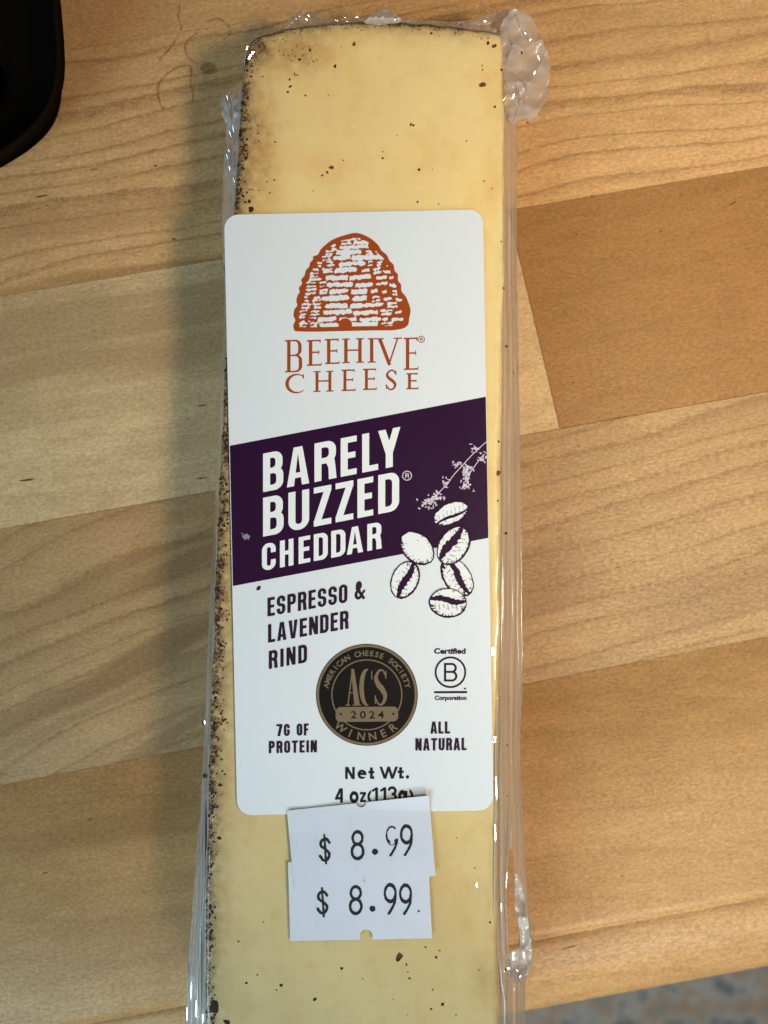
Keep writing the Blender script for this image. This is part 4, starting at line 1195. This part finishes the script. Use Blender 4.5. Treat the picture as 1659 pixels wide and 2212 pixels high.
# award seal
scx, scy, sr = 792.5, 1501.0, 110.0
f = Field(); f.add(lambda X, Y: np.hypot(X - scx, Y - scy) - sr, 680, 905, 1388, 1614, 1.0); seal = put(f, "award_seal", sealb, 1)
f = Field()
f.add(lambda X, Y: uni(np.abs(np.hypot(X - scx, Y - scy) - 106.0) - 2.6, np.maximum(np.abs(np.hypot(X - scx, Y - scy) - 75.5) - 1.3, 0 * X - 1)), 680, 905, 1388, 1614, .8)
def acs(X, Y):
    y0 = C4y(730); h = 198 * .3968
    v = y0 - Y
    out = None
    # A
    u = X - C4(706); w = 30
    A = uni(seg(u, v, 5, 0, 15, h, 2.4), np.maximum(poly(u, v, [(12, h), (18.5, h), (31, 0), (19, 0)]), -1e3), box(u, v, 8, 22, h * .34, h * .34 + 2), box(u, v, 0, 10, 0, 2), box(u, v, 15, 34, 0, 2))
    u = X - C4(783)
    C_ = np.maximum(sub(ell(u, v, 15, h / 2, 16, h * .51), ell(u, v, 20, h / 2, 11, h * .49)), u - 27)
    C_ = uni(C_, box(u, v, 25, 27.3, h * .72, h * .95))
    u = X - C4(858)
    S_ = sS(u, v, 31, h, 11, 3.0)
    return uni(A, C_, S_)
f.add(acs, C4(695), C4(945), C4y(520), C4y(738), .7)
def banner(X, Y):
    u = X; 
    return rr(u, Y + (X - scx) * .01, C4(652), C4(993), C4y(737), C4y(818), 11)
f.add(banner, C4(640), C4(1005), C4y(728), C4y(828), .8)
font_arc(f, "AMERICAN CHEESE SOCIETY", scx, scy, 90, 11.5, -77, 77, bold=.022, wscale=1.0)
font_arc(f, "WINNER", scx, scy, 90, 17, 180 + 39, 180 - 39, inward=True, bold=.02, wscale=1.0)
fo = under(f.build("seal_lettering", gold, label, zl_(2)))
f = Field(); font_fit(f, "2024", C4(735), C4(915), C4y(800), 15.5, .0, .01, 1.45)
for xx in (680, 966): f.add(lambda X, Y, xx=xx: np.hypot(X - C4(xx), Y - C4y(776)) - 2.4, C4(xx) - 4, C4(xx) + 4, C4y(776) - 4, C4y(776) + 4, .5)
under(f.build("seal_year", sealb, label, zl_(3)))

# net weight
def lw(fn): return fn
def le(u, v, w, h, t, k): return uni(sub(rr(u, v, 0, w, 0, h, w * .5), rr(u, v, t, w - t, k, h - k, w * .5 - t), box(u, v, w * .5, w * 1.2, h * .22, h * .42)), box(u, v, t * .5, w - t * .2, h * .42, h * .42 + k))
def lt(u, v, w, h, t, k): return uni(dsh(w * .28 + t - u, v, 0, t, h * .0, h * 1.0, 0.1), box(u, v, 0, w, h * .70 - k, h * .70), box(u, v, w * .5, w, 0, k), box(u, v, w * .28, w * .28 + t, 0, h))
def lW(u, v, w, h, t, k):
    f_ = None
    for a, b in zip([(0, h), (w * .27, 0), (w * .5, h), (w * .73, 0)], [(w * .27, 0), (w * .5, h), (w * .73, 0), (w, h)]):
        g_ = seg(u, v, a[0], a[1], b[0], b[1], t * .92); f_ = g_ if f_ is None else np.minimum(f_, g_)
    return np.maximum(f_, np.maximum(-v, v - h))
def ldot(u, v, w, h, t, k): return np.hypot(u - w / 2, v - t * .55) - t * .62
def l4(u, v, w, h, t, k): return uni(box(u, v, w * .62, w * .62 + t, 0, h), box(u, v, 0, w, h * .22, h * .22 + k), np.maximum(seg(u, v, t * .3, h * .28, w * .68, h, t * .9), v - h))
def lo_(u, v, w, h, t, k): return np.abs(ell(u, v, w / 2, h / 2, w / 2 - t / 2, h / 2 - k / 2)) - t * .5
def lz(u, v, w, h, t, k): return gZ(u, v, w, h, t, k)
def lp(u, v, w, h, t, k): return np.maximum(np.abs(np.hypot(u - w * 1.9, v - h * .38) - w * 1.6) - t * .45, np.maximum(u - w * .95, np.abs(v - h * .38) - h * .62))
def lq(u, v, w, h, t, k): return lp(w - u, v, w, h, t, k)
def l1(u, v, w, h, t, k): return uni(box(u, v, w * .5, w * .5 + t, 0, h), seg(u, v, w * .1, h * .78, w * .5 + t * .4, h * .95, t * .8))
def l3(u, v, w, h, t, k):
    a = np.maximum(np.abs(ell(u, v, w * .42, h * .75, w * .44, h * .23)) - t * .48, np.where(v > h * .75, -1e3, w * .35 - u))
    b = np.maximum(np.abs(ell(u, v, w * .42, h * .27, w * .50, h * .26)) - t * .48, np.where(v < h * .2, -1e3, w * .35 - u))
    return uni(a, b)
def lg(u, v, w, h, t, k): return uni(np.abs(ell(u, v, w * .45, h / 2, w * .45 - t / 2, h / 2 - k / 2)) - t * .5, box(u, v, w - t, w, -h * .3, h))
f = Field(); tt, kk = 6.0, 5.2
yb = C5y(75); cap = 26
for fn, a, b, h in [(gN, 729, 771, cap), (le, 783, 822, 20), (lt, 830, 856, 24.5), (lW, 884, 953, cap), (lt, 957, 984, 24.5), (ldot, 993, 1008, cap)]:
    glyph(f, fn, C5(a), C5(b), yb - .01 * (C5(a) - C5(729)), h, tt, kk, 0, step=.6)
yb = C5y(178); cap = 31
for fn, a, b, h in [(l4, 686, 720, cap), (lo_, 748, 788, 23), (lz, 793, 820, 22), (lp, 826, 843, cap), (l1, 847, 873, cap), (l1, 883, 909, cap), (l3, 920, 952, cap), (lg, 960, 1000, 23), (lq, 1008, 1026, cap)]:
    glyph(f, fn, C5(a), C5(b), yb - .02 * (C5(a) - C5(686)), h, tt, kk, 0, step=.6)
put(f, "weight_lettering", black, 1)
# specks caught on the label
f = Field(); f.add(lambda X, Y: rr(X + (Y - 1272) * .4, Y, 554, 562, 1266, 1275, 1), 545, 570, 1260, 1280, .7); put(f, "ink_speck", black, 1)
f = Field(); f.add(lambda X, Y: ell(X, Y, 530, 1159, 9, 6, .4) + (noise(X / 3, Y / 3) - .5) * 5, 515, 545, 1148, 1172, .8); put(f, "scuff_mark", ink("scuffed_ink", (.22, .19, .25), .6), 2)

# ------------------------------------------------------------------ price stickers
stick = paper("matt_sticker_paper", (.50, .555, .67), .62, 0, .05, .00003)
slit_m = ink("die_cut_line", (.45, .50, .60), .7)
digit = ink("black_printer_ink", (.016, .018, .024), .5, .5)
def sticker(corners, notches, base, dgt, slits, seed, lift=None, broken=False):
    pts = [(C5(x), C5y(y)) for x, y in corners]
    nt = [(C5(x), C5y(y), r * .496) for x, y, r in notches]
    def fn(X, Y):
        F = poly(X, Y, pts)
        for x, y, r in nt: F = np.maximum(F, r - np.hypot(X - x, Y - y))
        return F
    xs = [p[0] for p in pts]; ys = [p[1] for p in pts]
    def zf(x, y):
        z = T + base + undul(x, y) * .45 + (noise(x / 60, y / 50, seed) - .5) * .00010
        if lift: z = z + lift(x, y)
        return z
    o = slab("price_sticker", fn, (min(xs) - 4, max(xs) + 4, min(ys) - 4, max(ys) + 4), pts, stick, pack, zf, .0001, step=3)
    f = Field()
    def p8(cx, cy): return lambda X, Y: uni(np.abs(ell(X, Y, cx, cy - 15, 10.5, 13.5)) - 2.8, np.abs(ell(X, Y, cx, cy + 14, 12.2, 15.5)) - 3.0)
    def p9(cx, cy, br=False):
        def g_(X, Y):
            r1 = np.abs(ell(X, Y, cx, cy - 13, 11.5, 18)) - 2.6
            tail = pline(X, Y, catmull([(cx + 11, cy - 10), (cx + 10, cy + 6), (cx + 4, cy + 20), (cx - 3, cy + 31)], 5, False), 5.6)
            F = uni(r1, tail)
            if br: F = np.maximum(F, 9.5 - np.hypot(X - cx - 11, Y - cy + 15)); F = np.maximum(F, 5 - np.hypot(X - cx - 1, Y - cy - 3)); F = F + 1.2 * np.clip((cy - Y) / 20, 0, 1)
            return F
        return g_
    def pd(cx, cy):
        path = catmull([(cx + 10, cy - 14), (cx + 3, cy - 22), (cx - 7, cy - 18), (cx - 8, cy - 7), (cx + 2, cy + 1), (cx + 10, cy + 10), (cx + 6, cy + 22), (cx - 3, cy + 24), (cx - 10, cy + 15)], 5, False)
        return lambda X, Y: uni(pline(X, Y, path, 6.0), seg(X, Y, cx - 1, cy - 30, cx + 3, cy + 31, 4.8))
    for kind, x, y in dgt:
        cx, cy = C5(x), C5y(y)
        g_ = {'8': p8(cx, cy), '9': p9(cx, cy), 'b': p9(cx, cy, True), '$': pd(cx, cy), '.': (lambda X, Y, cx=cx, cy=cy: np.hypot(X - cx, Y - cy) - 6.6), ',': (lambda X, Y, cx=cx, cy=cy: np.hypot(X - cx, Y - cy) - 2.4)}[kind]
        gg = (lambda X, Y, g_=g_: g_(X, Y) + (noise(X / 2.6, Y / 2.6, seed + 1) - .5) * 1.0)
        f.add(gg, cx - 20, cx + 20, cy - 38, cy + 38, .7)
    under(f.build("price_lettering", digit, o, lambda x, y: zf(x, y) + .00003))
    f = Field()
    for (x1, y1, x2, y2) in slits:
        x1, y1, x2, y2 = C5(x1), C5y(y1), C5(x2), C5y(y2)
        f.add(lambda X, Y: seg(X, Y, x1, y1, x2, y2, .7), min(x1, x2) - 3, max(x1, x2) + 3, y1 - 3, y2 + 3, .6)
    under(f.build("die_cut_line", slit_m, o, lambda x, y: zf(x, y) + .00002))
    return o
sticker([(480, 437), (1090, 425), (1108, 768), (490, 780)], [(820, 758, 28)], .00050,
        [('$', 630, 610), ('8', 775, 601), ('.', 848, 640), ('9', 925, 598), ('9', 992, 600), (',', 1050, 650)],
        [(598, 445, 602, 520), (600, 560, 606, 735), (765, 570, 768, 720), (922, 560, 930, 720)], 3)
def lift1(x, y):
    d = np.maximum(0, (C5y(215) - y) / 30) * np.clip((x - C5(560)) / 200, 0, 1)
    return .00050 * np.clip(d, 0, 1.6) ** 1.5 - .00016 * np.clip((C5y(430) - y) / 60, 0, 1)
sticker([(475, 212), (1093, 147), (1123, 497), (508, 557)], [(837, 512, 28), (798, 176, 22)], .00068,
        [('$', 640, 380), ('8', 783, 362), ('.', 859, 392), ('b', 932, 345), ('9', 996, 342)],
        [(592, 245, 618, 490), (752, 235, 780, 480), (914, 222, 942, 455), (1070, 230, 1085, 300)], 6, lift=lift1)
# torn rest of ink beside the overlap
